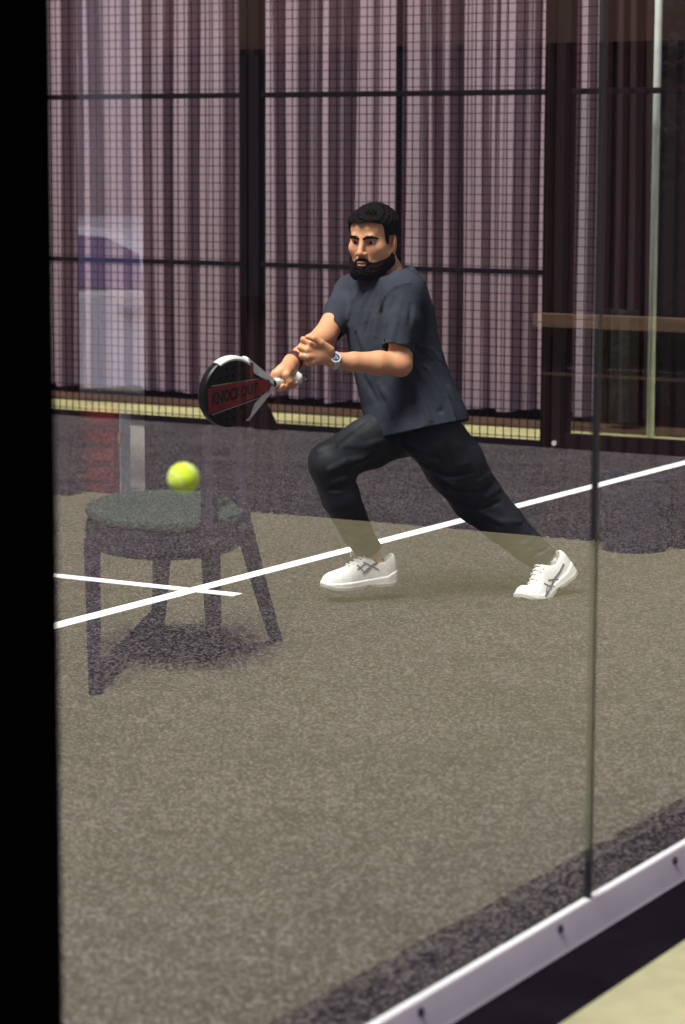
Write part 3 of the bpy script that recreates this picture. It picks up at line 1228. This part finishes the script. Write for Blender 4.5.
sec = [  # pixel centre, depth, half lateral, half sagittal, yaw of the lateral axis
    ((384, 272), 9.33, .110, .075, 42), ((386, 292), 9.325, .168, .105, 42), ((389, 318), 9.32, .183, .128, 44), ((394, 345), 9.32, .180, .133, 46),
    ((400.5, 372), 9.325, .184, .140, 48), ((409, 398), 9.33, .192, .150, 50), ((415.0, 418), 9.33, .200, .166, 52), ((417.0, 431), 9.325, .204, .176, 52)]
SC_c = np.array([D(*a, b) for a, b, *_ in sec])
SC_a = np.array([s[2] for s in sec]); SC_b = np.array([s[3] for s in sec])
SC_w = np.radians([s[4] for s in sec])
ax0 = SC_c[-1] - SC_c[0]
AL = np.linalg.norm(ax0); ax0 = ax0 / AL
TT = (SC_c - SC_c[0]) @ ax0


def torso_fn(grow=0.0):
    def fn(P):
        t = (P - SC_c[0]) @ ax0
        tc = np.clip(t, TT[0], TT[-1])
        c = np.stack([np.interp(tc, TT, SC_c[:, i]) for i in range(3)], 1)
        a = np.interp(tc, TT, SC_a) + grow
        b = np.interp(tc, TT, SC_b) + grow
        w = np.interp(tc, TT, SC_w)
        lat = np.cos(w)[:, None] * RR - np.sin(w)[:, None] * FH
        lat = lat - (lat @ ax0)[:, None] * ax0
        lat /= length(lat)[:, None]
        sag = np.cross(np.tile(ax0, (len(P), 1)), lat)
        r = P - c
        u = np.einsum('ij,ij->i', r, lat) / a
        v = np.einsum('ij,ij->i', r, sag) / b
        k0 = (np.abs(u) ** 2.3 + np.abs(v) ** 2.3) ** (1 / 2.3)
        d = (k0 - 1) * np.minimum(a, b) * .92
        # closed ends, the top one rounded
        return np.maximum(np.maximum(d, t - TT[-1]), (TT[0] - t) * .7)
    return fn


shirt = Sdf()
shirt.add(torso_fn(), SC_c.mean(0), .36, .03)
shirt.cone(D(389, 275, 9.335), D(404, 292, 9.17), .060, .066, .05)
shirt.cone(D(382, 279, 9.33), D(352, 291, 9.45), .056, .060, .05)
slL = D(396.5, 349, 9.10)
slR = D(330.0, 331, 9.31)
shirt.chain([D(404, 297, 9.165), D(402, 322, 9.13), slL], [.073, .068, .0565], .025)
shirt.chain([D(351, 294, 9.46), D(341, 312, 9.385), slR], [.063, .059, .050], .03)
# flat sleeve hems with an open mouth, round neck
def plane_cut(pt, nrm, reach):
    nrm = np.asarray(nrm, float) / np.linalg.norm(nrm)

    def f(P, d):
        e = (P - pt) @ nrm
        return np.where(length(P - pt) < reach, np.maximum(d, e), d)
    return f


dL = slL - D(402, 322, 9.13); dL /= np.linalg.norm(dL)
dR = slR - D(341, 312, 9.385); dR /= np.linalg.norm(dR)
shirt.post.append(plane_cut(slL - dL * .0, dL, .085))
shirt.post.append(plane_cut(slR, dR, .075))
shirt.cone(slL - dL * .03, slL + dL * .05, .047, .050, .004, 's')
shirt.cone(slR - dR * .03, slR + dR * .05, .042, .045, .004, 's')
nk = J['neck1'] - J['neck0']; nk /= np.linalg.norm(nk)
shirt.cone(J['neck0'] + nk * .005, J['neck1'] + nk * .05, .066, .075, .006, 's')
NK = J['neck0'] + nk * .022
ncut = nk + hf * -.24
shirt.post.append(plane_cut(NK + ncut * 0, -(-ncut), .14))
smooth_shirt = shirt
folds(shirt, [
    ([(372, 285), (362, 305), (356, 330)], .010, .0045), ([(379, 287), (372, 308), (366, 332)], .009, -.004),
    ([(366, 284), (353, 300), (348, 318)], .010, .004), ([(386, 290), (379, 312), (376, 335)], .010, .0045),
    ([(393, 300), (385, 320), (383, 340)], .009, -.0045), ([(358, 330), (366, 352)], .014, .004),
    ([(409, 283), (396, 286), (385, 296), (380, 312)], .006, .004),
    ([(412, 352), (430, 372), (446, 396), (455, 420)], .010, .006), ([(416, 350), (433, 362), (447, 384)], .009, -.005),
    ([(410, 366), (424, 385), (440, 410), (446, 425)], .010, -.006), ([(408, 376), (420, 396), (430, 420)], .010, .006),
    ([(405, 388), (412, 404), (418, 424)], .011, -.005), ([(418, 345), (432, 350), (441, 362)], .008, .005),
    ([(380, 385), (390, 402), (396, 420)], .014, .005), ([(365, 380), (376, 400)], .013, -.004), ([(425, 322), (421, 340)], .010, -.005),
    ([(400, 300), (396, 322), (391, 342)], .011, .003), ([(411, 305), (409, 325)], .010, -.003), ([(388, 346), (398, 344), (409, 342)], .004, .002),
])
shirt.post.append(lambda P, d: d - .0022 * ripple(P, 38, 3) - .0009 * ripple(P, 95, 5))
so = polygonise(shirt, .0035, 't_shirt', 'shirt', person)
# neck rib
bm = bmesh.new()
rng_pts = []
na, nb_, nt_ = frame_of(nk)
pts = []
for i in range(40):
    a = 2 * math.pi * i / 40
    dr = math.cos(a) * na + math.sin(a) * nb_
    p = J['neck0'] + nk * .005 + dr * .0675
    dd = ((NK - p) @ ncut) / (nk @ ncut)
    pts.append(p + nk * (dd - .003) + dr * .002)
add_tube(bm, pts, .0062, 8, closed=True)
col_o = obj('collar', bm, 'rib', person, smooth=True)
col_o.location = col_o.location

# ---------------- trousers
pants = Sdf()
pants.ell(D(418, 420, 9.345), (.145, .112, .085), np.stack([RR * .66 - FH * .75, RR * .75 + FH * .66, ZZ]), .03)
pants.ell(D(417, 436, 9.345), (.140, .112, .070), np.stack([RR * .66 - FH * .75, RR * .75 + FH * .66, ZZ]), .03)
cuR = D(370.0, 552.0, 9.33); cuL = D(546.5, 561, 9.462)
pants.chain([J['hipR'], J['hipR'] * .5 + J['knR'] * .5, J['knR'] + .0 * ZZ], [.108, .094, .074], .03)
pants.chain([J['knR'], D(341, 498, 9.22), D(357, 532, 9.295), cuR], [.074, .070, .056, .049], .02)
pants.chain([J['hipL'] + D(434, 436, 9.27) - D(432, 430, 9.26), J['hipL'] * .5 + J['knL'] * .5, J['knL']], [.108, .110, .093], .035)
pants.chain([J['knL'], D(503, 523, 9.435), D(526, 545, 9.455), cuL], [.093, .076, .060, .053], .02)
for cu, kn_, r_ in ((cuR, D(357, 532, 9.295), .052), (cuL, D(526, 544, 9.455), .054)):
    dv = cu - kn_; dv /= np.linalg.norm(dv)
    pants.post.append(plane_cut(cu, dv, .075))
    pants.cone(cu - dv * .02, cu + dv * .06, r_ - .012, r_ - .008, .004, 's')
folds(pants, [
    ([(318, 452), (335, 446), (360, 446)], .010, .004), ([(330, 470), (345, 462), (368, 458)], .011, .006), ([(346, 474), (360, 463), (384, 452)], .010, -.006),
    ([(335, 482), (346, 478), (356, 476)], .009, .006), ([(330, 490), (342, 488), (352, 484)], .009, -.004), ([(362, 408), (345, 422), (325, 444)], .012, .004),
    ([(372, 420), (355, 432), (338, 446)], .010, -.004), ([(385, 440), (365, 446)], .010, .005), ([(346, 522), (352, 530), (366, 540)], .008, .005),
    ([(350, 536), (362, 534), (372, 530)], .007, .005), ([(354, 543), (364, 541), (375, 539)], .006, -.004),
    ([(430, 470), (452, 484), (478, 482), (490, 474)], .008, .006), ([(436, 478), (456, 492), (480, 492), (494, 482)], .008, -.006),
    ([(442, 488), (462, 501), (486, 497), (499, 488)], .008, .0065), ([(420, 462), (445, 476), (472, 472)], .009, -.005),
    ([(450, 500), (474, 510), (500, 502)], .009, -.004), ([(480, 512), (500, 522), (520, 522)], .010, .004), ([(400, 445), (415, 456), (436, 462)], .010, .004),
    ([(512, 546), (524, 544), (536, 536)], .008, .005), ([(520, 554), (532, 550), (546, 541)], .007, .0055), ([(526, 558), (538, 553), (550, 546)], .006, -.004),
    ([(392, 436), (404, 446), (420, 450)], .009, -.004),
], 2.6)
pants.post.append(lambda P, d: d - .0020 * ripple(P, 42, 9) - .0008 * ripple(P, 110, 15))
po = polygonise(pants, .0035, 'trousers', 'trouser', person)
# cargo pocket on the outer thigh
pk = [trace(pants, *p) for p in ((447, 440), (462, 437), (472, 462), (455, 468))]
if all(p is not None for p in pk):
    bm = bmesh.new()
    N = 8
    grid = []
    for i in range(N + 1):
        row = []
        for j in range(N + 1):
            u, v = i / N, j / N
            x = (447 * (1 - u) + 462 * u) * (1 - v) + (455 * (1 - u) + 471 * u) * v
            y = (440 * (1 - u) + 437 * u) * (1 - v) + (468 * (1 - u) + 462 * u) * v
            p = trace(pants, x, y)
            row.append(p if p is not None else row[-1])
        grid.append(row)
    top = [[bm.verts.new(tuple(p - FW * .006)) for p in r] for r in grid]
    bot = [[bm.verts.new(tuple(p + FW * .004)) for p in r] for r in grid]
    for i in range(N):
        for j in range(N):
            bm.faces.new((top[i][j], top[i + 1][j], top[i + 1][j + 1], top[i][j + 1]))
            bm.faces.new((bot[i][j], bot[i][j + 1], bot[i + 1][j + 1], bot[i + 1][j]))
    rim = [(i, 0) for i in range(N)] + [(N, j) for j in range(N)] + [(i, N) for i in range(N, 0, -1)] + [(0, j) for j in range(N, 0, -1)]
    for a, b in zip(rim, rim[1:] + rim[:1]):
        bm.faces.new((top[a[0]][a[1]], bot[a[0]][a[1]], bot[b[0]][b[1]], top[b[0]][b[1]]))
    obj('pocket', bm, 'trouser', po)

# ---------------- shoes
MT['shoe'] = mat('white_mesh_upper', (.80, .79, .81), .7, var=.05, scale=90, bump=.25, bscale=500, bdist=.002)
MT['sole'] = mat('white_midsole', (.86, .84, .85), .6, var=.04, scale=20)
MT['outsole'] = mat('grey_outsole', (.42, .39, .38), .7, var=.15, scale=30)
MT['lace'] = mat('white_lace', (.88, .86, .83), .8)
MT['logo'] = mat('navy_stripe', (.03, .03, .10), .5)
MT['sock'] = mat('white_sock', (.8, .78, .78), .9, bump=.3, bscale=300)
XS = [-.004, .0, .012, .04, .09, .14, .19, .225, .255, .275, .286, .292]
WS = [.0, .016, .029, .035, .034, .038, .049, .050, .044, .036, .024, .0]


def shoe(name_label, fr, bend, ankle, marks, laces, parent):
    o_, B_, L_ = fr
    bx, bz = .195, .012

    def to_local(P):
        q = (P - o_) @ B_.T
        # undo the flex of the toe box
        x, y, z = q[:, 0].copy(), q[:, 1], q[:, 2].copy()
        dx, dz = x - bx, z - bz
        ang = bend * sstep(-.035, .035, dx)
        c, s_ = np.cos(ang), np.sin(ang)
        return np.stack([bx + c * dx - s_ * dz * np.sign(1), y, bz + s_ * dx + c * dz], 1)

    def foot2d(x, y):
        yc = .006 * np.sin(np.clip(x / .29, 0, 1) * math.pi * 1.2) * 0
        w = np.interp(x, XS, WS)
        d = np.abs(y - yc) - w
        d = np.where(x < 0, np.hypot(np.minimum(x, 0), y) - .0, d)
        return np.maximum(d * .8, np.maximum(-x - .004, x - .292))

    def sole_fn(P):
        q = to_local(P)
        x, y, z = q.T
        flare = .004 * sstep(.03, .0, z)
        d2 = foot2d(x, y) - flare
        top = np.interp(x, [0, .05, .12, .2, .26, .29], [.047, .036, .032, .030, .032, .036])
        bot = np.interp(x, [0, .03, .09, .12, .15, .2, .25, .29], [.008, .0, .0, .006, .002, .0, .005, .020])
        dz = np.maximum(z - top, bot - z)
        return np.maximum(d2, dz) + .0

    def sole_round(P):
        q = to_local(P)
        x, y, z = q.T
        d2 = foot2d(x, y) - .003 + .006
        top = np.interp(x, [0, .02, .05, .12, .2, .26, .29], [.056, .050, .038, .033, .030, .031, .035])
        bot = np.interp(x, [0, .03, .09, .12, .15, .2, .25, .29], [.010, .0, .0, .007, .002, .0, .004, .018])
        dz = np.maximum(z - top, bot - z) + .006
        return np.minimum(np.maximum(d2, dz), 0) + np.hypot(np.maximum(d2, 0), np.maximum(dz, 0)) - .006

    def out_fn(P):
        q = to_local(P)
        x, y, z = q.T
        d2 = foot2d(x, y) - .0042
        bot = np.interp(x, [0, .03, .09, .12, .15, .2, .25, .29], [.010, .0, .0, .007, .002, .0, .004, .018])
        dz = np.maximum(z - bot - .013, bot - .003 - z)
        return np.maximum(np.maximum(d2, dz), np.maximum(np.abs(x - .12) * -1 + .012, -1))

    def upper_fn(P):
        q = to_local(P)
        x, y, z = q.T
        hh = np.interp(x, [-.004, .0, .012, .03, .07, .10, .125, .15, .18, .21, .24, .265, .282, .292],
                       [.03, .096, .114, .114, .102, .110, .118, .104, .088, .077, .070, .063, .052, .022])
        w = np.maximum(np.interp(x, XS, WS) - .001, .002)
        neckin = 1.0
        u = np.abs(y) / w
        v = np.clip(z - .012, 0, None) / np.maximum(hh - .012, .004)
        pw = np.interp(x, [0, .1, .2, .29], [3.2, 2.6, 2.3, 2.2])
        k0 = (u ** pw + v ** pw) ** (1 / pw)
        d = (k0 - 1) * np.minimum(w, .034) * .75
        d = np.maximum(d, .012 - z)
        d = np.maximum(d, np.maximum(-x - .004, x - .291))
        # ankle opening
        e = (np.sqrt(((x - .062) / .047) ** 2 + (y / .026) ** 2) - 1) * .026
        e = np.maximum(e, .086 - z)
        return np.maximum(d, -e)

    cen = o_ + B_[0] * .14 + B_[2] * .05
    lo, hi = cen - .2, cen + .2
    su = Sdf(); su.add(upper_fn, cen, .19)
    root = polygonise(su, .0022, 'shoe', 'shoe', parent, bounds=(lo, hi))
    if name_label:
        root['label'] = name_label
    ss = Sdf(); ss.add(sole_round, cen, .19)
    polygonise(ss, .0022, 'midsole', 'sole', root, bounds=(lo, hi))
    so_ = Sdf(); so_.add(out_fn, cen, .19)
    polygonise(so_, .0022, 'outsole', 'outsole', root, bounds=(lo, hi))
    both = Sdf(); both.add(upper_fn, cen, .19, .002); both.add(sole_round, cen, .19, .002)
    bm = bmesh.new()
    for pl, r in marks:
        Q = []
        for (x0, y0), (x1, y1) in zip(pl[:-1], pl[1:]):
            for t in np.linspace(0, 1, 6)[(0 if not Q else 1):]:
                p = trace(both, x0 + (x1 - x0) * t, y0 + (y1 - y0) * t)
                if p is not None:
                    Q.append(p)
        if len(Q) > 2:
            add_tube(bm, Q, r * 1.45, 6)
    obj('stripes', bm, 'logo', root)
    bm = bmesh.new()
    for pl, r in laces:
        Q = []
        for p in pl:
            if len(p) == 2:
                t = trace(both, *p)
                if t is not None:
                    Q.append(t - FW * .002)
            else:
                Q.append(D(*p))
        if len(Q) > 1:
            # round the corners
            R_ = []
            for i in range(len(Q) - 1):
                for t in (0, .5):
                    R_.append(Q[i] * (1 - t) + Q[i + 1] * t)
            R_.append(Q[-1])
            add_tube(bm, R_, r, 6)
    # lacing rows over the tongue
    for xx in (.128, .143, .158, .173, .188):
        row = []
        for yy in np.linspace(-.017, .017, 7):
            pt = np.array([xx, yy, .14])
            base = o_ + pt @ B_
            for _ in range(90):
                e = float(su(base[None])[0])
                if e < .001:
                    break
                base = base - B_[2] * max(e * .6, .0006)
            row.append(base + B_[2] * .001)
        add_tube(bm, row, .0028, 6)
    obj('laces', bm, 'lace', root)
    return root, both


def Z5(x, y):      # first shoe, read on the enlargement
    return (310 + x / 6.85, 530 + y / 6.86)


def Z6(x, y):
    return (490 + x / 6.85, 530 + y / 6.85)


mk1 = [([Z5(362, 300), Z5(395, 268), Z5(440, 232), Z5(505, 198)], .0022), ([Z5(325, 272), Z5(372, 236), Z5(380, 240)], .0016),
       ([Z5(365, 220), Z5(415, 244), Z5(470, 272)], .0020), ([Z5(324, 240), Z5(350, 268), Z5(378, 294)], .0018), ([Z5(385, 290), Z5(430, 244), Z5(505, 206)], .0018)]
lc1 = [([Z5(300, 170), Z5(285, 215), Z5(270, 250)], .0022),
       ([(352.5, 549, 9.31), (349.5, 545.5, 9.29), (351.5, 543.5, 9.285), (354.0, 546, 9.29), (353.0, 550, 9.305)], .0019),
       ([(352, 550, 9.30), (350.5, 553, 9.29), (351, 557, 9.285)], .0018)]
mk2 = [([Z6(505, 232), Z6(478, 285), Z6(440, 335), Z6(410, 400), Z6(380, 452)], .0021), ([Z6(470, 338), Z6(430, 338), Z6(398, 345)], .0018),
       ([Z6(370, 365), Z6(400, 380), Z6(440, 385)], .0018), ([Z6(440, 340), Z6(428, 375), Z6(415, 405)], .0018), ([Z6(395, 372), Z6(388, 410), Z6(380, 455)], .0016)]
lc2 = [([Z6(235, 250), Z6(275, 270), Z6(320, 275)], .0022), ([Z6(258, 308), Z6(295, 285), Z6(340, 278)], .0022), ([Z6(300, 310), Z6(350, 285)], .0020),
       ([Z6(320, 270), Z6(370, 262)], .0020), ([Z6(285, 330), Z6(330, 310)], .002), ([Z6(270, 350), Z6(320, 340)], .002)]
shoe('white trainer in the air, toe to the left', SH_R, .0, J['anR'], mk1, lc1, person)
shoe('white trainer pushing off on its toe at right', SH_L, -.62, J['anL'], mk2, lc2, person)
sk = Sdf()
o_, B_, L_ = SH_L
sk.cone(o_ + B_[0] * .062 + B_[2] * .05, o_ + B_[0] * .066 + B_[2] * .094, .0245, .025, .01)
polygonise(sk, .003, 'sock', 'sock', person)

# ---------------- wristwatch, bracelets, ring
MT['steel'] = mat('watch_steel', (.80, .80, .82), .3, metal=.35)
MT['dial'] = mat('watch_dial', (.05, .08, .22), .3)
MT['red_cord'] = mat('red_cord', (.16, .015, .025), .8)
MT['dark_cord'] = mat('dark_cord', (.03, .012, .02), .8)
fa = J['wrL'] - J['elL']; fa /= np.linalg.norm(fa)
wc = J['wrL'] - fa * .004
a_, b_, t_ = frame_of(fa)


def ring_at(c, n, r1, r2, tube, name, m, parent, seg=28, wide=1.0):
    a, b, t = frame_of(n)
    bm = bmesh.new()
    rings = []
    for i in range(seg):
        w = 2 * math.pi * i / seg
        dr = math.cos(w) * a * r1 + math.sin(w) * b * r2
        dn = dr / np.linalg.norm(dr)
        rings.append([bm.verts.new(tuple(c + dr + tube * math.cos(k) * dn + tube * wide * math.sin(k) * t)) for k in np.linspace(0, 2 * math.pi, 8, endpoint=False)])
    for i in range(seg):
        A, Bq = rings[i], rings[(i + 1) % seg]
        for k in range(8):
            bm.faces.new((A[k], A[(k + 1) % 8], Bq[(k + 1) % 8], Bq[k]))
    return obj(name, bm, m, parent, smooth=True)


watch = ring_at(wc, fa, .0305, .0305, .0028, 'wristwatch', 'steel', person, wide=3.2)
watch['label'] = 'steel wristwatch with blue dial'
dn = -FW + fa * .05 - RT * .15 + UP * .25
dn = dn - (dn @ fa) * fa * .6; dn /= np.linalg.norm(dn)
bm = bmesh.new(); add_tube(bm, [wc + dn * .026, wc + dn * .0375], [.0195, .0185], 24)
obj('case', bm, 'steel', watch)
bm = bmesh.new(); add_tube(bm, [wc + dn * .0365, wc + dn * .0383], [.0128, .0128], 24)
dial = obj('dial', bm, 'dial', watch)
bm = bmesh.new()
da, db, dt_ = frame_of(dn, UP)
for (u0, v0) in ((-.005, -.003), (.005, -.003), (0, .005)):
    c = wc + dn * .0386 + da * u0 + db * v0
    add_tube(bm, [c - dn * .0004, c + dn * .0004], .0030, 12)
add_tube(bm, [wc + dn * .039, wc + dn * .039 + da * .008 + db * .006], .0006, 5)
add_tube(bm, [wc + dn * .039, wc + dn * .039 - da * .005 + db * .007], .0007, 5)
obj('hands', bm, 'steel', watch)
fr_ = J['wrR'] - J['elR']; fr_ /= np.linalg.norm(fr_)
for i, (off, m_) in enumerate(((.000, 'red_cord'), (.008, 'dark_cord'), (.016, 'red_cord'))):
    rr_ = ring_at(J['wrR'] - fr_ * (.006 + off), fr_ + .1 * i * UP, .0295 + off * .12, .0295 + off * .12, .0046, 'bracelet', m_, person)
# wedding ring on the left hand
ri = (D(305.5, 356.2, 8.994)); rd = D(302, 355.5, 8.998) - D(308.5, 356.5, 8.99)
ring_at(ri, rd, .0118, .0118, .0016, 'finger_ring', 'steel', person, seg=20)

# ================================================================== racket
MT['rk_black'] = mat('racket_black', (.005, .0045, .0055), .4, spec=.3)
MT['rk_white'] = mat('racket_white', (.82, .80, .84), .35, coat=.3)
MT['rk_red'] = mat('racket_red', (.24, .008, .014), .5, var=.25, scale=40)
MT['rk_dark'] = mat('racket_dark_ink', (.012, .004, .006), .6)
MT['rk_line'] = mat('racket_grey_line', (.3, .27, .28), .5)
MT['grip'] = mat('white_grip', (.82, .80, .80), .7, bump=.4, bscale=120)
rk = thing('padel_racket', 'black and white padel racket with red band in right hand of player', 'racket', BUTT)
SCN, AS, AB = .3125, RLEN - .3125, .126          # head centre, half length, half width
TH = .019


def outline(f=1.0, n=64):
    pts = []
    for i in range(n):
        a = 2 * math.pi * i / n
        s = SCN + math.cos(a) * AS * f
        b = math.sin(a) * AB * f
        if math.cos(a) < 0:                      # draw in towards the throat
            b *= 1 - .10 * (math.cos(a) ** 2)
        pts.append((s, b))
    return pts


bm = bmesh.new()
rings = []
for f, n_ in ((.93, -TH), (.975, -TH * .9), (1.0, -TH * .55), (1.0, TH * .55), (.975, TH * .9), (.93, TH)):
    rings.append([bm.verts.new(tuple(RK(s, b, n_))) for s, b in outline(f)])
n = 64
for a, b in zip(rings[:-1], rings[1:]):
    for i in range(n):
        bm.faces.new((a[i], a[(i + 1) % n], b[(i + 1) % n], b[i]))
bm.faces.new(rings[0][::-1]); bm.faces.new(rings[-1])
ho = obj('head', bm, 'rk_black', rk, smooth=False)
# white guard over the upper edge
bm = bmesh.new()
seq = []
for a in np.linspace(math.radians(62), math.radians(150), 26):
    s = SCN + math.cos(a) * AS * .985; b = math.sin(a) * AB * .985 * ((1 - .10 * math.cos(a) ** 2) if math.cos(a) < 0 else 1)
    seq.append((s, b))
prev = None
for i, (s, b) in enumerate(seq):
    t = i / (len(seq) - 1)
    wd = TH * (.35 + .65 * math.sin(math.pi * min(1, t * 1.2 + .1)) if t < .75 else .9)
    cdir = np.array([s - SCN, b]); cdir /= np.linalg.norm(cdir)
    cs = [bm.verts.new(tuple(RK(s + cdir[0] * o2, b + cdir[1] * o2, n2))) for o2, n2 in
          ((-.004, -TH - .0008), (.003, -TH * .7), (.0045, 0), (.003, TH * .7), (-.004, TH + .0012), (-.010, TH + .0008), (-.006, 0))]
    if prev:
        for k in range(7):
            bm.faces.new((prev[k], prev[(k + 1) % 7], cs[(k + 1) % 7], cs[k]))
    else:
        bm.faces.new(cs)
    prev = cs
bm.faces.new(prev[::-1])
obj('edge_guard', bm, 'rk_white', rk)
# throat: two arms round the open heart
for sg in (1, -1):
    bm = bmesh.new()
    prev = None
    for t in np.linspace(0, 1, 12):
        s = .118 + t * .125
        bo_ = sg * (.014 + .100 * t ** 1.05)
        bi = sg * (.002 + .072 * max(0, t - .12) ** .9 if t > .12 else .0)
        if t > .8:
            bi = bi + (bo_ * .96 - bi) * (t - .8) / .2
        hN = TH * (.85 + .17 * min(1, t * 2)) + .0006
        cs = [bm.verts.new(tuple(RK(s, b2, n2))) for b2, n2 in ((bi, -hN), (bo_, -hN * .85), (bo_ + sg * .003, 0), (bo_, hN * .85), (bi, hN))]
        if prev:
            for k in range(5):
                bm.faces.new((prev[k], prev[(k + 1) % 5], cs[(k + 1) % 5], cs[k]))
        else:
            bm.faces.new(cs)
        prev = cs
    bm.faces.new(prev[::-1])
    obj('throat_arm', bm, 'rk_white', rk)


def plate(name, poly, m, parent, z0=TH - .002, z1=TH + .0012):
    bm = bmesh.new()
    A = [bm.verts.new(tuple(RK(s, b, z0))) for s, b in poly]
    B2 = [bm.verts.new(tuple(RK(s, b, z1))) for s, b in poly]
    bm.faces.new(A[::-1]); bm.faces.new(B2)
    for i in range(len(poly)):
        bm.faces.new((A[i], A[(i + 1) % len(poly)], B2[(i + 1) % len(poly)], B2[i]))
    return obj(name, bm, m, parent)


plate('heart_bridge', [(.150, .020), (.172, .034), (.196, .02), (.196, -.02), (.172, -.034), (.150, -.020), (.142, 0)], 'rk_red', rk, -TH * .8, TH * .98)
plate('red_band', [(.425, .032), (.30, .036), (.188, .030), (.188, -.026), (.30, -.046), (.425, -.060)], 'rk_red', ho)
for bsg, b0_, b1_ in ((1, .036, .040), (-1, -.050, -.054)):
    plate('pin_stripe', [(.41, b0_ - (.012 if bsg < 0 else 0)), (.20, b0_ + (.014 if bsg < 0 else -.006)), (.20, b1_ + (.014 if bsg < 0 else -.006)), (.41, b1_ - (.012 if bsg < 0 else 0))], 'rk_line', ho)
plate('red_flash', [(.222, .092), (.236, .096), (.240, .042), (.226, .042)], 'rk_red', ho)
# lettering across the red band
fc = bpy.data.curves.new('lettering', 'FONT')
fc.body = 'KNOCKOUT'
fc.size = .058
fc.extrude = .0012
fc.offset = .0028
fc.align_x = 'CENTER'
fc.align_y = 'CENTER'
fo = bpy.data.objects.new('lettering', fc)
COL.objects.link(fo)
fo.data.materials.append(MT['rk_dark'])
dg = bpy.context.evaluated_depsgraph_get()
me = bpy.data.meshes.new_from_object(fo.evaluated_get(dg))
bpy.data.objects.remove(fo)
xs = [v.co.x for v in me.vertices]
wd = max(xs) - min(xs)
for v in me.vertices:
    u = v.co.x / wd          # -.5 left .. .5 right
    s = .307 - u * .205
    sc_ = .95 + .25 * -u
    c = -.006 + .006 * u * 2
    p = RK(s, c + v.co.y * 1.0 * sc_, TH + .0014 + v.co.z * .3)
    v.co = Vector(tuple(p))
lo_ = bpy.data.objects.new('lettering', me)
COL.objects.link(lo_)
attach(lo_, ho)
# drilled holes
for i in range(-3, 4):
    for j in range(-3, 4):
        hs_, hb_ = SCN + i * .030, j * .030
        if ((hs_ - SCN) / AS) ** 2 + (hb_ / AB) ** 2 < .62 and not -.06 < hb_ < .045:
            bm = bmesh.new()
            add_tube(bm, [RK(hs_, hb_, TH - .004), RK(hs_, hb_, TH + .0006)], .0042, 10)
            obj('hole', bm, 'black', ho)
bm = bmesh.new()
add_tube(bm, [RK(.122, 0), RK(.02, 0)], [.0165, .0160], 16)
obj('handle', bm, 'grip', rk)
bm = bmesh.new()
add_tube(bm, [RK(.128, 0), RK(.118, 0)], [.0195, .0185], 16)
obj('collar', bm, 'rk_black', rk)
bm = bmesh.new()
add_tube(bm, [RK(.024, 0), RK(.014, 0), RK(.002, 0), RK(-.006, 0), RK(-.010, 0)], [.0165, .0225, .0235, .0185, .008], 18)
obj('butt_cap', bm, 'grip', rk, smooth=True)
bm = bmesh.new()
lp = [BUTT - ra * .008 + RT * (.012 - .014 * math.cos(w)) + UP * .009 * math.sin(w) - FW * .004 for w in np.linspace(0, 2 * math.pi, 16, endpoint=False)]
add_tube(bm, lp, .0019, 6, closed=True)
obj('wrist_loop', bm, 'rk_black', rk)

# ================================================================== ball
MT['ball'] = mat('ball_felt', (.66, .82, .03), .95, var=.12, scale=60, bump=.6, bscale=260, sheen=.5)
MT['seam'] = mat('ball_seam', (.80, .85, .55), .8)
bc = D(183.5, 478.3, 5.0)
bm = bmesh.new()
bmesh.ops.create_uvsphere(bm, u_segments=40, v_segments=28, radius=.0315)
bl = obj('padel_ball', bm, 'ball', smooth=True)
bl.location = tuple(bc)
tag(bl, 'bright yellow green ball in mid air, left of the player', 'ball')
bm = bmesh.new()
sp = []
for w in np.linspace(0, 2 * math.pi, 72, endpoint=False):
    a0_ = .44
    x_ = math.cos(w) + .0; 
    A_, B2_ = .75, .25
    v = np.array([A_ * math.cos(w) + B2_ * math.cos(3 * w), A_ * math.sin(w) - B2_ * math.sin(3 * w), 2 * math.sqrt(A_ * B2_) * math.sin(2 * w)])
    v /= np.linalg.norm(v)
    v = v[0] * FW * .6 + v[0] * UP * .8 + v[1] * RT + v[2] * (UP * .6 - FW * .8) 
    v /= np.linalg.norm(v)
    sp.append(v * .0314)
add_tube(bm, sp, .0011, 6, closed=True)
sm = obj('seam', bm, 'seam')
sm.parent = bl
